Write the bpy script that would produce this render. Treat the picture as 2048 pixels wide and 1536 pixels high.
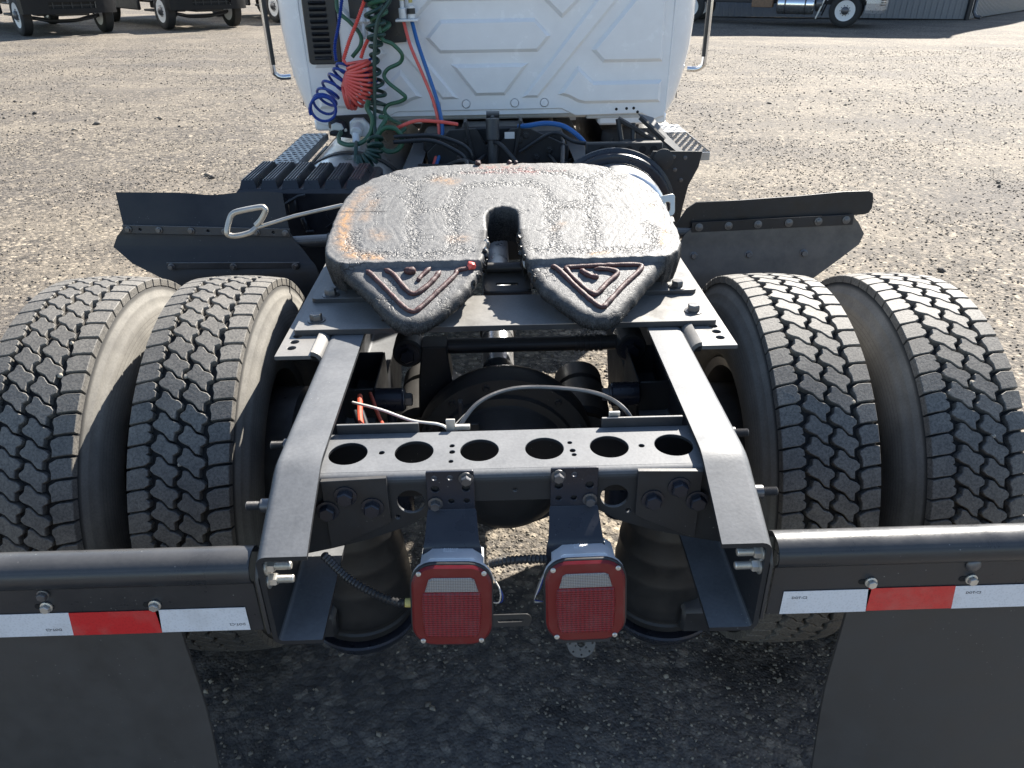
import bpy, bmesh, math, random
import numpy as np
from mathutils import Vector, Matrix, noise
R = math.radians
random.seed(7); rng = np.random.default_rng(7)
for o in list(bpy.data.objects): bpy.data.objects.remove(o)
SC = bpy.context.scene
COL = SC.collection
PI = math.pi

# ------------------------------------------------------------------ camera, sky, sun, exposure
cd = bpy.data.cameras.new('camera'); cam = bpy.data.objects.new('camera', cd); COL.objects.link(cam)
cd.sensor_fit = 'HORIZONTAL'; cd.sensor_width = 36.0; cd.lens = 1520.0 / 2048 * 36; cd.clip_start = .05; cd.clip_end = 800
_p, _y, _r = R(28.8127), R(1.652), R(.3296)
_f = Vector((math.sin(_y)*math.cos(_p), math.cos(_y)*math.cos(_p), -math.sin(_p)))
_rt = Vector((math.cos(_y), -math.sin(_y), 0)); _u = _rt.cross(_f)
r2 = _rt*math.cos(_r) + _u*math.sin(_r); u2 = -_rt*math.sin(_r) + _u*math.cos(_r)
cam.matrix_world = Matrix(((r2.x, u2.x, -_f.x, -.0336), (r2.y, u2.y, -_f.y, 0), (r2.z, u2.z, -_f.z, 1.758), (0, 0, 0, 1)))
SC.camera = cam
SUN_AZ, SUN_EL = 33.0, 39.0
w = bpy.data.worlds.new('World'); SC.world = w; w.use_nodes = True
nt = w.node_tree; bg = nt.nodes['Background']
sky = nt.nodes.new('ShaderNodeTexSky'); sky.sky_type = 'NISHITA'; sky.sun_disc = False
sky.sun_elevation = R(SUN_EL); sky.sun_rotation = R(SUN_AZ); sky.altitude = 300; sky.air_density = 1.0; sky.dust_density = .6; sky.ozone_density = 1.0
nt.links.new(sky.outputs[0], bg.inputs[0]); bg.inputs[1].default_value = .073
sl = bpy.data.lights.new('sun', 'SUN'); sl.energy = 5.0; sl.angle = R(.53); sl.color = (1, .945, .86)
so = bpy.data.objects.new('sun', sl); COL.objects.link(so)
sd = Vector((math.sin(R(SUN_AZ))*math.cos(R(SUN_EL)), math.cos(R(SUN_AZ))*math.cos(R(SUN_EL)), math.sin(R(SUN_EL))))
so.rotation_euler = sd.to_track_quat('Z', 'Y').to_euler(); so.location = sd*60
SC.view_settings.view_transform = 'Standard'; SC.view_settings.look = 'None'; SC.view_settings.exposure = 1.6; SC.view_settings.gamma = 1
SC.render.engine = 'CYCLES'; SC.render.resolution_x = 1024; SC.render.resolution_y = 768

# ------------------------------------------------------------------ materials
def nodes(name):
    m = bpy.data.materials.new(name); m.use_nodes = True
    t = m.node_tree; return m, t, t.nodes['Principled BSDF']
def ramp(t, fac, stops, interp='LINEAR'):
    n = t.nodes.new('ShaderNodeValToRGB'); n.color_ramp.interpolation = interp
    e = n.color_ramp.elements
    while len(e) < len(stops): e.new(.5)
    for k, (p, c) in enumerate(stops):
        e[k].position = p; e[k].color = c if len(c) == 4 else (*c, 1)
    t.links.new(fac, n.inputs[0]); return n.outputs[0]
def tex(t, kind, scale, coord=None, **kw):
    n = t.nodes.new('ShaderNodeTex' + kind); n.inputs['Scale'].default_value = scale
    for k, v in kw.items():
        if k in n.inputs: n.inputs[k].default_value = v
        else: setattr(n, k, v)
    if coord is not None: t.links.new(coord, n.inputs['Vector'])
    return n
def mixc(t, fac, a, b):
    n = t.nodes.new('ShaderNodeMix'); n.data_type = 'RGBA'
    for v, i in ((fac, 0), (a, 6), (b, 7)):
        if isinstance(v, (int, float)): n.inputs[i].default_value = v
        elif isinstance(v, (tuple, list)): n.inputs[i].default_value = v if len(v) == 4 else (*v, 1)
        else: t.links.new(v, n.inputs[i])
    return n.outputs[2]
def mth(t, op, a, b=0.0, c=None):
    n = t.nodes.new('ShaderNodeMath'); n.operation = op
    for i, v in enumerate((a, b, c)):
        if v is None: continue
        if isinstance(v, (int, float)): n.inputs[i].default_value = v
        else: t.links.new(v, n.inputs[i])
    return n.outputs[0]
def coordn(t, which='Object'):
    return t.nodes.new('ShaderNodeTexCoord').outputs[which]
def posn(t): return t.nodes.new('ShaderNodeNewGeometry').outputs['Position']
def normz(t):
    g = t.nodes.new('ShaderNodeNewGeometry'); s = t.nodes.new('ShaderNodeSeparateXYZ'); t.links.new(g.outputs['True Normal'], s.inputs[0]); return s.outputs[2]
def bump(t, h, strength, dist, prev=None):
    n = t.nodes.new('ShaderNodeBump'); n.inputs['Strength'].default_value = strength; n.inputs['Distance'].default_value = dist
    t.links.new(h, n.inputs['Height'])
    if prev is not None: t.links.new(prev, n.inputs['Normal'])
    return n.outputs[0]

def paint(name, base, rough=.45, dust=.0, dustc=(.36, .32, .26), metal=0, var=.25, coat=0, specks=0.0, spec=.5, bumpk=.05):
    """painted or bare metal with grain, an uneven dust film that settles on faces that look up, and pale specks"""
    m, t, b = nodes(name); P = posn(t)
    n1 = tex(t, 'Noise', 14, P, Detail=6, Roughness=.65); n2 = tex(t, 'Noise', 160, P, Detail=3)
    c = mixc(t, ramp(t, n1.outputs[0], [(.3, (0, 0, 0)), (.72, (1, 1, 1))]), tuple(x*(1-var) for x in base), tuple(min(1, x*(1+var)) for x in base))
    if dust > 0:
        up = ramp(t, normz(t), [(.3, (.03, .03, .03)), (.85, (1, 1, 1))])
        d = mth(t, 'MULTIPLY', up, ramp(t, n1.outputs[0], [(.25, (.72, .72, .72)), (.75, (1, 1, 1))]))
        d = mth(t, 'MULTIPLY', d, ramp(t, n2.outputs[0], [(.3, (.82, .82, .82)), (.7, (1, 1, 1))]))
        d = mth(t, 'MULTIPLY', d, dust); c = mixc(t, d, c, dustc)
    if specks > 0:
        v = tex(t, 'Voronoi', 75, P, Randomness=1.0)
        s = ramp(t, v.outputs['Distance'], [(.06, (1, 1, 1)), (.11, (0, 0, 0))])
        wn = tex(t, 'Noise', 9, P, Detail=2); s = mth(t, 'MULTIPLY', s, ramp(t, wn.outputs[0], [(.52, (0, 0, 0)), (.62, (1, 1, 1))]))
        c = mixc(t, mth(t, 'MULTIPLY', s, specks), c, (.62, .6, .55))
    t.links.new(c, b.inputs['Base Color']); b.inputs['Metallic'].default_value = metal
    b.inputs['Specular IOR Level'].default_value = spec
    rr = ramp(t, n1.outputs[0], [(.3, (max(0, rough-.1),)*3), (.75, (min(1, rough+.14),)*3)]); t.links.new(rr, b.inputs['Roughness'])
    b.inputs['Coat Weight'].default_value = coat; b.inputs['Coat Roughness'].default_value = .06
    t.links.new(bump(t, n2.outputs[0], bumpk, .004), b.inputs['Normal'])
    return m

M = {}
M['frame'] = paint('frame_paint', (.02, .021, .0235), .55, .8, (.215, .22, .226), var=.15, specks=.3, spec=.32)
M['chassis_black'] = paint('chassis_black', (.018, .019, .022), .5, .14, var=.3, specks=.2)
M['bracket'] = paint('bracket_black', (.013, .016, .026), .3, .05, var=.2, specks=.2)
M['bar'] = paint('bar_paint', (.028, .029, .032), .33, .12, (.3, .29, .27), var=.15, specks=.3)
M['plate_grey'] = paint('plate_grey', (.03, .032, .037), .42, .7, (.33, .315, .29), var=.25, specks=.3)
M['l_bracket'] = paint('angle_bracket', (.1, .1, .1), .42, .65, (.33, .31, .28), var=.2, specks=.3)
M['plastic'] = paint('black_plastic', (.012, .014, .02), .34, .18, (.2, .18, .15), var=.3, specks=.12)
M['fender'] = paint('fender_plastic', (.014, .0145, .017), .5, .1, (.2, .17, .13), var=.5, specks=.25)
M['fender_dusty_lit'] = paint('fender_dusty_lit', (.12, .105, .088), .6, .2, (.2, .17, .13), var=.35, specks=.1)  # dust and the brighter diffuse light on this panel, both in the colour
M['bg_tyre'] = paint('bg_tyre_rubber', (.02, .02, .02), .7, .1, var=.2)
M['flap'] = paint('flap_rubber', (.052, .049, .047), .6, .1, (.15, .13, .11), var=.16, specks=.16, bumpk=.02)
M['white'] = paint('white_paint', (.84, .845, .85), .2, .03, (.6, .56, .5), var=.03, coat=.6, specks=.12, bumpk=.01)
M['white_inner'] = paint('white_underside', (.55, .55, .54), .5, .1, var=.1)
M['alu'] = paint('aluminium', (.62, .63, .64), .32, .12, (.5, .46, .4), metal=.9, var=.1)
M['alu_dull'] = paint('aluminium_housing', (.7, .71, .72), .4, .2, (.5, .48, .44), metal=.2, var=.18, specks=.6)
M['zinc'] = paint('zinc', (.62, .6, .55), .38, .15, metal=.75, var=.15)
M['steel'] = paint('dark_steel', (.12, .12, .125), .35, .2, metal=.6, var=.3)
M['wire'] = paint('steel_wire', (.5, .47, .42), .4, .1, metal=.6, var=.2)
M['airbag'] = paint('airbag_rubber', (.016, .0162, .017), .45, .06, (.14, .13, .12), var=.25)
M['step'] = paint('step_plate', (.42, .43, .44), .35, .2, metal=.8, var=.15)
M['step_shaded'] = paint('step_plate_shaded', (.13, .135, .15), .35, .2, metal=.7, var=.15)  # darker copy of the step plate, the cab's shade put into the colour
M['hole'] = paint('dark_inside', (.006, .006, .007), .8, 0, var=.2)
M['hose_red'] = paint('red_hose', (.78, .115, .09), .32, .05, var=.06)
M['hose_blue'] = paint('blue_hose', (.012, .045, .26), .3, .03, var=.08)
M['hose_blue_light'] = paint('light_blue_hose', (.02, .12, .36), .35, .03, var=.08)
M['hose_green'] = paint('green_hose', (.028, .105, .055), .4, .08, var=.2)
M['hose_dkgreen'] = paint('dark_green_hose', (.012, .045, .034), .4, .05, var=.2)
M['hose_black'] = paint('black_hose', (.016, .018, .022), .4, .08, var=.2)
M['wire_red'] = paint('red_wire', (.5, .08, .04), .4, .05, var=.1)
M['wire_white'] = paint('white_wire', (.7, .67, .6), .45, .05, var=.1)
M['yellow'] = paint('yellow_tape', (.6, .5, .16), .5, .05, var=.1)
M['silver_paint'] = paint('silver_paint', (.4, .41, .43), .3, .1, metal=.4, var=.05, coat=.4)
M['chrome'] = paint('chrome', (.8, .8, .8), .12, .05, metal=1, var=.03)
M['glass'] = paint('dark_glass', (.02, .025, .03), .05, 0, var=.1, spec=.8)
M['white_wheel'] = paint('white_wheel', (.72, .72, .7), .4, .1, var=.05)
M['brown'] = paint('rusty_step', (.2, .12, .07), .6, .1, var=.3)
M['wall_metal'] = paint('corrugated_steel', (.17, .18, .195), .42, .05, metal=.1, var=.08)
M['cap_white'] = paint('white_cap', (.6, .62, .6), .35, .05, var=.05)
M['bumper_black'] = paint('bumper_black', (.006, .006, .007), .5, 0, var=.2, spec=.3)
M['grease_black'] = paint('grease_black', (.008, .008, .009), .3, 0, var=.3, bumpk=.4)
M['chalk'] = paint('chalk', (.7, .7, .68), .9, 0, var=.2)
M['sticker'] = paint('sticker', (.7, .7, .7), .5, 0, var=.03)
M['ink'] = paint('ink', (.05, .05, .06), .6, 0, var=.1)
M['ink_white'] = paint('ink_white', (.75, .75, .75), .6, 0, var=.1)

def tape_mat(name, col):
    m, t, b = nodes(name); P = posn(t)
    br = t.nodes.new('ShaderNodeTexVoronoi'); br.inputs['Scale'].default_value = 210; t.links.new(P, br.inputs['Vector'])
    n = tex(t, 'Noise', 22, P, Detail=5)
    c = mixc(t, ramp(t, br.outputs['Distance'], [(.1, (0, 0, 0)), (.5, (1, 1, 1))]), tuple(x*.86 for x in col), col)
    c = mixc(t, ramp(t, n.outputs[0], [(.5, (0, 0, 0)), (.85, (.3, .3, .3))]), c, (.3, .27, .22))
    t.links.new(c, b.inputs['Base Color']); b.inputs['Roughness'].default_value = .28; b.inputs['Coat Weight'].default_value = .3
    return m
M['tape_white'] = tape_mat('tape_white', (.72, .74, .78)); M['tape_red'] = tape_mat('tape_red', (.62, .025, .025))

def rubber(name, side):
    m, t, b = nodes(name); P = posn(t); O = coordn(t)
    n1 = tex(t, 'Noise', 9, P, Detail=6, Roughness=.6); n2 = tex(t, 'Noise', 190, P, Detail=4, Roughness=.7)
    f = ramp(t, n1.outputs[0], [(.3, (.55, .55, .55)), (.7, (1, 1, 1))]); g = ramp(t, n2.outputs[0], [(.36, (.35, .35, .35)), (.6, (1, 1, 1))] if not side else [(.3, (.75, .75, .75)), (.6, (1, 1, 1))])
    d = mth(t, 'MULTIPLY', mth(t, 'MULTIPLY', f, g), .8 if not side else .8)
    c = mixc(t, d, (.03, .03, .031), (.265, .243, .208) if not side else (.33, .31, .272))
    if side:
        s = t.nodes.new('ShaderNodeSeparateXYZ'); t.links.new(O, s.inputs[0])
        rr = mth(t, 'SQRT', mth(t, 'ADD', mth(t, 'MULTIPLY', s.outputs[1], s.outputs[1]), mth(t, 'MULTIPLY', s.outputs[2], s.outputs[2])))
        wv = mth(t, 'SINE', mth(t, 'MULTIPLY', rr, 620)); 
        ln = ramp(t, wv, [(.9, (0, 0, 0)), (.99, (1, 1, 1))])
        msk = ramp(t, rr, [(.33, (0, 0, 0)), (.345, (1, 1, 1)), (.425, (1, 1, 1)), (.44, (0, 0, 0))])
        c = mixc(t, ramp(t, rr, [(.484, (0, 0, 0)), (.494, (1, 1, 1))]), c, (.022, .021, .02))   # darker towards the bottom of the grooves
        h = mth(t, 'MULTIPLY', ln, msk); c = mixc(t, mth(t, 'MULTIPLY', h, .55), c, (.05, .04, .035))
        t.links.new(bump(t, h, .3, -.001, bump(t, n2.outputs[0], .1, .001)), b.inputs['Normal'])
    else:
        sp = tex(t, 'Voronoi', 260, P); s2 = ramp(t, sp.outputs['Distance'], [(.08, (1, 1, 1)), (.16, (0, 0, 0))])
        c = mixc(t, mth(t, 'MULTIPLY', s2, .45), c, (.36, .34, .3))
        t.links.new(bump(t, n2.outputs[0], .35, .0025), b.inputs['Normal'])
    t.links.new(c, b.inputs['Base Color']); b.inputs['Roughness'].default_value = .74 if side else .66; b.inputs['Specular IOR Level'].default_value = .35 if side else .5
    return m
M['tread'] = rubber('tread_rubber', False); M['sidewall'] = rubber('sidewall_rubber', True)
M['groove'] = paint('groove_rubber', (.02, .02, .02), .8, .08, (.15, .13, .1), var=.3)

def grease_mat(name, beads=False):
    m, t, b = nodes(name); P = posn(t)
    n1 = tex(t, 'Noise', 60, P, Detail=8, Roughness=.7); n2 = tex(t, 'Noise', 300, P, Detail=3, Roughness=.7); n3 = tex(t, 'Noise', 16, P, Detail=3)
    if beads:
        c = mixc(t, ramp(t, n1.outputs[0], [(.35, (0, 0, 0)), (.65, (1, 1, 1))]), (.022, .005, .005), (.085, .02, .018))
    else:
        c = mixc(t, ramp(t, n1.outputs[0], [(.3, (0, 0, 0)), (.7, (1, 1, 1))]), (.06, .06, .061), (.15, .148, .144))
        a = t.nodes.new('ShaderNodeAttribute'); a.attribute_name = 'rust'
        k = mth(t, 'MULTIPLY', a.outputs['Fac'], ramp(t, n1.outputs[0], [(.38, (0, 0, 0)), (.58, (1, 1, 1))]))
        c = mixc(t, mth(t, 'MULTIPLY', k, .8), c, (.40, .2, .06))
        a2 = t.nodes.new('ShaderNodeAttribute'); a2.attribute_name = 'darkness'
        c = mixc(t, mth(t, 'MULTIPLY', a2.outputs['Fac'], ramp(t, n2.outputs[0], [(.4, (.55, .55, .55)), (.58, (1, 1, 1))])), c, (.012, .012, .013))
        a3 = t.nodes.new('ShaderNodeAttribute'); a3.attribute_name = 'redtint'
        c = mixc(t, mth(t, 'MULTIPLY', a3.outputs['Fac'], ramp(t, n1.outputs[0], [(.45, (0, 0, 0)), (.6, (1, 1, 1))])), c, (.16, .03, .025))
    if not beads:
        a4 = t.nodes.new('ShaderNodeAttribute'); a4.attribute_name = 'channel'
        wv = tex(t, 'Noise', 7, P, Detail=2); off = t.nodes.new('ShaderNodeVectorMath'); off.operation = 'MULTIPLY_ADD'; t.links.new(wv.outputs['Color'], off.inputs[0]); off.inputs[1].default_value = (.05, .05, .05); t.links.new(P, off.inputs[2])
        vc = tex(t, 'Voronoi', 70, off.outputs[0], feature='DISTANCE_TO_EDGE'); vc2 = tex(t, 'Voronoi', 150, off.outputs[0])
        ck = ramp(t, vc.outputs['Distance'], [(.02, (1, 1, 1)), (.09, (0, 0, 0))])
        sel = ramp(t, mth(t, 'ADD', mth(t, 'MULTIPLY', a4.outputs['Fac'], .28), n3.outputs[0]), [(.56, (0, 0, 0)), (.68, (1, 1, 1))])
        ck = mth(t, 'MULTIPLY', ck, sel)
        c = mixc(t, mth(t, 'MULTIPLY', ck, .65), c, (.015, .015, .016))
    t.links.new(c, b.inputs['Base Color'])
    b.inputs['Specular IOR Level'].default_value = .7
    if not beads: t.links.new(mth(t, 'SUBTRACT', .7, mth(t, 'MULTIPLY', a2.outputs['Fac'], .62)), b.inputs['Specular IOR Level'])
    t.links.new(ramp(t, n2.outputs[0], [(.3, (.5, .5, .5)), (.7, (.66, .66, .66))]), b.inputs['Roughness'])
    bb = bump(t, n1.outputs[0], .35, .004); bb = bump(t, n2.outputs[0], .45, .0022, bb)
    if not beads:
        bb = bump(t, mth(t, 'MULTIPLY', vc2.outputs['Distance'], mth(t, 'ADD', .08, a4.outputs['Fac'])), .55, .004, bb); bb = bump(t, ck, .8, -.003, bb)
    t.links.new(bb, b.inputs['Normal'])
    return m
M['grease'] = grease_mat('grease'); M['grease_bead'] = grease_mat('grease_bead', True)

def lens_mat(name, col, kind):
    m, t, b = nodes(name); O = coordn(t, 'UV')
    s = t.nodes.new('ShaderNodeSeparateXYZ'); t.links.new(O, s.inputs[0])
    n = tex(t, 'Noise', 30, posn(t), Detail=5)
    if kind == 'fine': h = mth(t, 'SINE', mth(t, 'MULTIPLY', s.outputs[0], 3400))
    elif kind == 'grid':
        h = mth(t, 'ADD', mth(t, 'SINE', mth(t, 'MULTIPLY', s.outputs[1], 1400)), mth(t, 'MULTIPLY', mth(t, 'SINE', mth(t, 'MULTIPLY', s.outputs[0], 800)), .8))
    else: h = mth(t, 'ADD', mth(t, 'SINE', mth(t, 'MULTIPLY', s.outputs[1], 2000)), mth(t, 'MULTIPLY', mth(t, 'SINE', mth(t, 'MULTIPLY', s.outputs[0], 1500)), .5))
    hh = ramp(t, mth(t, 'MULTIPLY_ADD', h, .25, .5), [(.1, (0, 0, 0)), (.9, (1, 1, 1))])
    c = mixc(t, hh, tuple(x*.45 for x in col), tuple(min(1, x*1.25) for x in col))
    dz = ramp(t, n.outputs[0], [(.5, (0, 0, 0)), (.85, (.1, .1, .1))])
    c = mixc(t, dz, c, (.4, .3, .28) if kind != 'clear' else (.6, .56, .5))
    t.links.new(c, b.inputs['Base Color']); b.inputs['Roughness'].default_value = .32; b.inputs['Coat Weight'].default_value = .25; b.inputs['Coat Roughness'].default_value = .1
    t.links.new(bump(t, h, .5, .0012), b.inputs['Normal'])
    return m
M['lens_rim'] = lens_mat('red_lens_rim', (.21, .005, .008), 'fine'); M['lens_red'] = lens_mat('red_lens', (.22, .005, .009), 'grid'); M['lens_clear'] = lens_mat('clear_lens', (.34, .31, .285), 'clear')

def ground_mat():
    m, t, b = nodes('gravel_ground'); P = posn(t)
    big = tex(t, 'Noise', .55, P, Detail=5, Roughness=.55); mid = tex(t, 'Noise', 3.2, P, Detail=6, Roughness=.65)
    v1 = tex(t, 'Voronoi', 34, P); v2 = tex(t, 'Voronoi', 115, P); v0 = tex(t, 'Voronoi', 15, P); fn = tex(t, 'Noise', 260, P, Detail=3); cs = tex(t, 'Noise', 11, P, Detail=9, Roughness=.78)
    def sep(v): return mth(t, 'FRACT', mth(t, 'MULTIPLY', v.outputs['Color'], 1.0))
    g = ramp(t, v1.outputs['Color'], [(.12, (.045, .04, .036)), (.38, (.11, .096, .08)), (.62, (.195, .168, .135)), (.85, (.37, .32, .25))])
    g2 = ramp(t, v2.outputs['Color'], [(.12, (.05, .044, .039)), (.45, (.125, .11, .092)), (.9, (.30, .26, .21))])
    c = mixc(t, ramp(t, mid.outputs[0], [(.42, (.1, .1, .1)), (.6, (.75, .75, .75))]), g, g2)
    c = mixc(t, ramp(t, v1.outputs['Distance'], [(.35, (0, 0, 0)), (.75, (.6, .6, .6))]), c, (.035, .033, .031))
    # coarse speckle that still reads far away, worn tracks, paler dusty drifts
    sp = ramp(t, cs.outputs[0], [(.34, (.62, .61, .6)), (.5, (1, .985, .96)), (.64, (1.55, 1.5, 1.4))])
    vm = t.nodes.new('ShaderNodeMix'); vm.data_type = 'RGBA'; vm.blend_type = 'MULTIPLY'; vm.inputs[0].default_value = 1; t.links.new(c, vm.inputs[6]); t.links.new(sp, vm.inputs[7]); c = vm.outputs[2]
    vm = t.nodes.new('ShaderNodeMix'); vm.data_type = 'RGBA'; vm.blend_type = 'MULTIPLY'; vm.inputs[0].default_value = 1; t.links.new(c, vm.inputs[6]); t.links.new(ramp(t, v0.outputs['Color'], [(.2, (.85, .85, .85)), (.5, (1, 1, 1)), (.8, (1.15, 1.15, 1.15))]), vm.inputs[7]); c = vm.outputs[2]
    c = mixc(t, ramp(t, big.outputs[0], [(.5, (0, 0, 0)), (.7, (.42, .42, .42))]), c, (.27, .228, .172))
    c = mixc(t, ramp(t, big.outputs[0], [(.3, (.5, .5, .5)), (.47, (0, 0, 0))]), c, (.08, .072, .068))
    st_ = t.nodes.new('ShaderNodeMapping'); st_.inputs['Scale'].default_value = (.22, 1.1, 1); st_.inputs['Rotation'].default_value = (0, 0, .25); t.links.new(P, st_.inputs[0]); tr = tex(t, 'Noise', .9, st_.outputs[0], Detail=4, Roughness=.6)
    c = mixc(t, ramp(t, tr.outputs[0], [(.52, (0, 0, 0)), (.66, (.5, .5, .5))]), c, (.09, .08, .072))
    c = mixc(t, ramp(t, tr.outputs[0], [(.32, (.35, .35, .35)), (.44, (0, 0, 0))]), c, (.27, .23, .175))
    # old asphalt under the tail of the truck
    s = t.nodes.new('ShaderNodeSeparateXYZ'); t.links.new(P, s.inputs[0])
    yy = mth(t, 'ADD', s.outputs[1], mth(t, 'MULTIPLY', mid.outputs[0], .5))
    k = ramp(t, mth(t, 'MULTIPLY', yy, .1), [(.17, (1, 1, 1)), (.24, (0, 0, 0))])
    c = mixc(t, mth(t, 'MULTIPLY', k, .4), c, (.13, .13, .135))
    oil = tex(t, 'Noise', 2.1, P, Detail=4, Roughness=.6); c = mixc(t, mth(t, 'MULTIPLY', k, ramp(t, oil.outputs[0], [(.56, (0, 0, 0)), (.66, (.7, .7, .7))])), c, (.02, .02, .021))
    t.links.new(c, b.inputs['Base Color']); b.inputs['Roughness'].default_value = .85; b.inputs['Specular IOR Level'].default_value = .3
    h = mth(t, 'SUBTRACT', 1, v1.outputs['Distance']); h2 = mth(t, 'SUBTRACT', 1, v2.outputs['Distance'])
    bb = bump(t, h, .75, .010); bb = bump(t, h2, .7, .005, bb); bb = bump(t, fn.outputs[0], .4, .003, bb)
    t.links.new(bb, b.inputs['Normal'])
    return m
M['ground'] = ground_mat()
def stone_mat():
    m, t, b = nodes('stone'); P = posn(t)
    a = t.nodes.new('ShaderNodeAttribute'); a.attribute_name = 'shade'; n = tex(t, 'Noise', 120, P, Detail=4)
    c = ramp(t, a.outputs['Fac'], [(0, (.04, .037, .035)), (.35, (.1, .088, .076)), (.65, (.205, .178, .145)), (1, (.44, .39, .31))])
    c = mixc(t, ramp(t, n.outputs[0], [(.35, (0, 0, 0)), (.7, (.5, .5, .5))]), c, (.1, .095, .09))
    t.links.new(c, b.inputs['Base Color']); b.inputs['Roughness'].default_value = .8; b.inputs['Specular IOR Level'].default_value = .35
    return m
M['stone'] = stone_mat()

# ------------------------------------------------------------------ mesh helpers
S_ = .0202; C_ = math.sqrt(1 - S_*S_)
CH = Matrix(((C_, 0, -S_, .98*S_), (0, 1, 0, 0), (S_, 0, C_, .98 - .98*C_), (0, 0, 0, 1)))   # the chassis leans a little on its springs
ID = Matrix.Identity(4)
WM = {}
class MB:
    def __init__(s): s.v = []; s.f = []
    def add(s, vs, fs, mat=None):
        o = len(s.v)
        s.v += [tuple(mat @ Vector(p)) if mat is not None else tuple(p) for p in vs]
        s.f += [tuple(i + o for i in f) for f in fs]; return s
    def mesh(s, me, mat=None):
        return s.add([v.co for v in me.vertices], [tuple(p.vertices) for p in me.polygons], mat)
    def box(s, c, d, rot=None, bev=0.0, seg=1):
        bm = bmesh.new(); bmesh.ops.create_cube(bm, size=1)
        bmesh.ops.scale(bm, vec=d, verts=bm.verts)
        if bev > 0: bmesh.ops.bevel(bm, geom=bm.edges[:], offset=bev, segments=seg, affect='EDGES', profile=.5)
        m = Matrix.Translation(c) @ (rot.to_4x4() if rot is not None else ID)
        bm.verts.index_update()
        s.add([v.co for v in bm.verts], [[v.index for v in f.verts] for f in bm.faces], m); bm.free(); return s
    def prism(s, poly, a, b, mat=None, cham=0.0):
        """2D polygon (u,v) extruded in w from a to b; mat maps (u,v,w) to space; cham bevels the b end"""
        if sum(poly[i][0]*poly[(i+1) % len(poly)][1] - poly[(i+1) % len(poly)][0]*poly[i][1] for i in range(len(poly))) < 0: poly = poly[::-1]
        n = len(poly); d = 1 if b > a else -1
        rings = [[(x, y, a) for x, y in poly]]
        if cham > 0:
            rings.append([(x, y, b - d*cham) for x, y in poly]); rings.append([(x, y, b) for x, y in inset(poly, cham)])
        else: rings.append([(x, y, b) for x, y in poly])
        vs = [p for r in rings for p in r]; fs = []
        for k in range(len(rings)-1):
            for i in range(n):
                j = (i+1) % n; q = (k*n+i, k*n+j, (k+1)*n+j, (k+1)*n+i); fs.append(q if d > 0 else q[::-1])
        top = tuple(range((len(rings)-1)*n, len(rings)*n)); bot = tuple(range(n))
        fs.append(top if d > 0 else top[::-1]); fs.append(bot[::-1] if d > 0 else bot)
        return s.add(vs, fs, mat)
    def tube(s, path, r, n=8, closed=False, cap=True):
        P = [Vector(p) for p in path]; m = len(P); rad = r if callable(r) else (lambda i: r)
        T = []
        for i in range(m):
            a = P[(i-1) % m] if (closed or i > 0) else P[i]; b_ = P[(i+1) % m] if (closed or i < m-1) else P[i]
            d = b_ - a; T.append(d.normalized() if d.length > 1e-9 else Vector((0, 0, 1)))
        ref = Vector((0, 0, 1)) if abs(T[0].z) < .9 else Vector((1, 0, 0))
        N = (ref - T[0]*ref.dot(T[0])).normalized(); vs = []; fs = []
        for i in range(m):
            N = N - T[i]*N.dot(T[i]); N = N.normalized() if N.length > 1e-6 else T[i].orthogonal().normalized()
            B = T[i].cross(N); q = rad(i)
            for k in range(n):
                a = 2*PI*k/n; vs.append(P[i] + (N*math.cos(a) + B*math.sin(a))*q)
        for i in range(m if closed else m-1):
            for k in range(n):
                k2 = (k+1) % n; i2 = (i+1) % m
                fs.append((i*n+k, i*n+k2, i2*n+k2, i2*n+k))
        if cap and not closed:
            fs.append(tuple(range(n))[::-1]); fs.append(tuple(range((m-1)*n, m*n)))
        return s.add(vs, fs)
    def lathe(s, prof, n, mat=None, closed=False, phase=0.0):
        """profile of (radius, height) turned about local z"""
        vs = []; fs = []; m = len(prof)
        for r, h in prof:
            for k in range(n):
                a = 2*PI*k/n + phase; vs.append((r*math.cos(a), r*math.sin(a), h))
        for i in range(m if closed else m-1):
            i2 = (i+1) % m
            for k in range(n):
                k2 = (k+1) % n; fs.append((i*n+k, i*n+k2, i2*n+k2, i2*n+k))
        if not closed:
            if prof[0][0] > 1e-6: fs.append(tuple(range(n))[::-1])
            if prof[-1][0] > 1e-6: fs.append(tuple(range((m-1)*n, m*n)))
        return s.add(vs, fs, mat)
    def cyl(s, a, b, r, n=16, r2=None, bev=0.0):
        a = Vector(a); b = Vector(b); d = b - a; L = d.length; r2 = r if r2 is None else r2
        mat = Matrix.Translation(a) @ d.to_track_quat('Z', 'Y').to_matrix().to_4x4()
        pr = [(r, 0), (r2, L)] if bev <= 0 else [(r-bev, 0), (r, bev), (r2, L-bev), (r2-bev, L)]
        return s.lathe(pr, n, mat)
    def bolt(s, p, d, r=.012, h=.009, washer=1.45, stud=0.0):
        d = Vector(d).normalized(); mat = Matrix.Translation(p) @ d.to_track_quat('Z', 'Y').to_matrix().to_4x4()
        if washer: s.lathe([(r*washer, 0), (r*washer, .0025), (r*1.1, .0032)], 16, mat)
        s.lathe([(r, .0025), (r, .0025+h*.82), (r*.86, .0025+h)], 6, mat, phase=.4)
        if stud: s.lathe([(r*.52, 0), (r*.52, stud-.003), (r*.42, stud)], 10, mat)
        return s
    def thread(s, p, d, r, L, pitch=.0022):
        d = Vector(d).normalized(); mat = Matrix.Translation(p) @ d.to_track_quat('Z', 'Y').to_matrix().to_4x4()
        k = int(L/pitch); pr = []
        for i in range(k): pr += [(r*.84, i*pitch), (r, (i+.5)*pitch)]
        pr.append((r*.8, L)); return s.lathe(pr, 10, mat)
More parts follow.
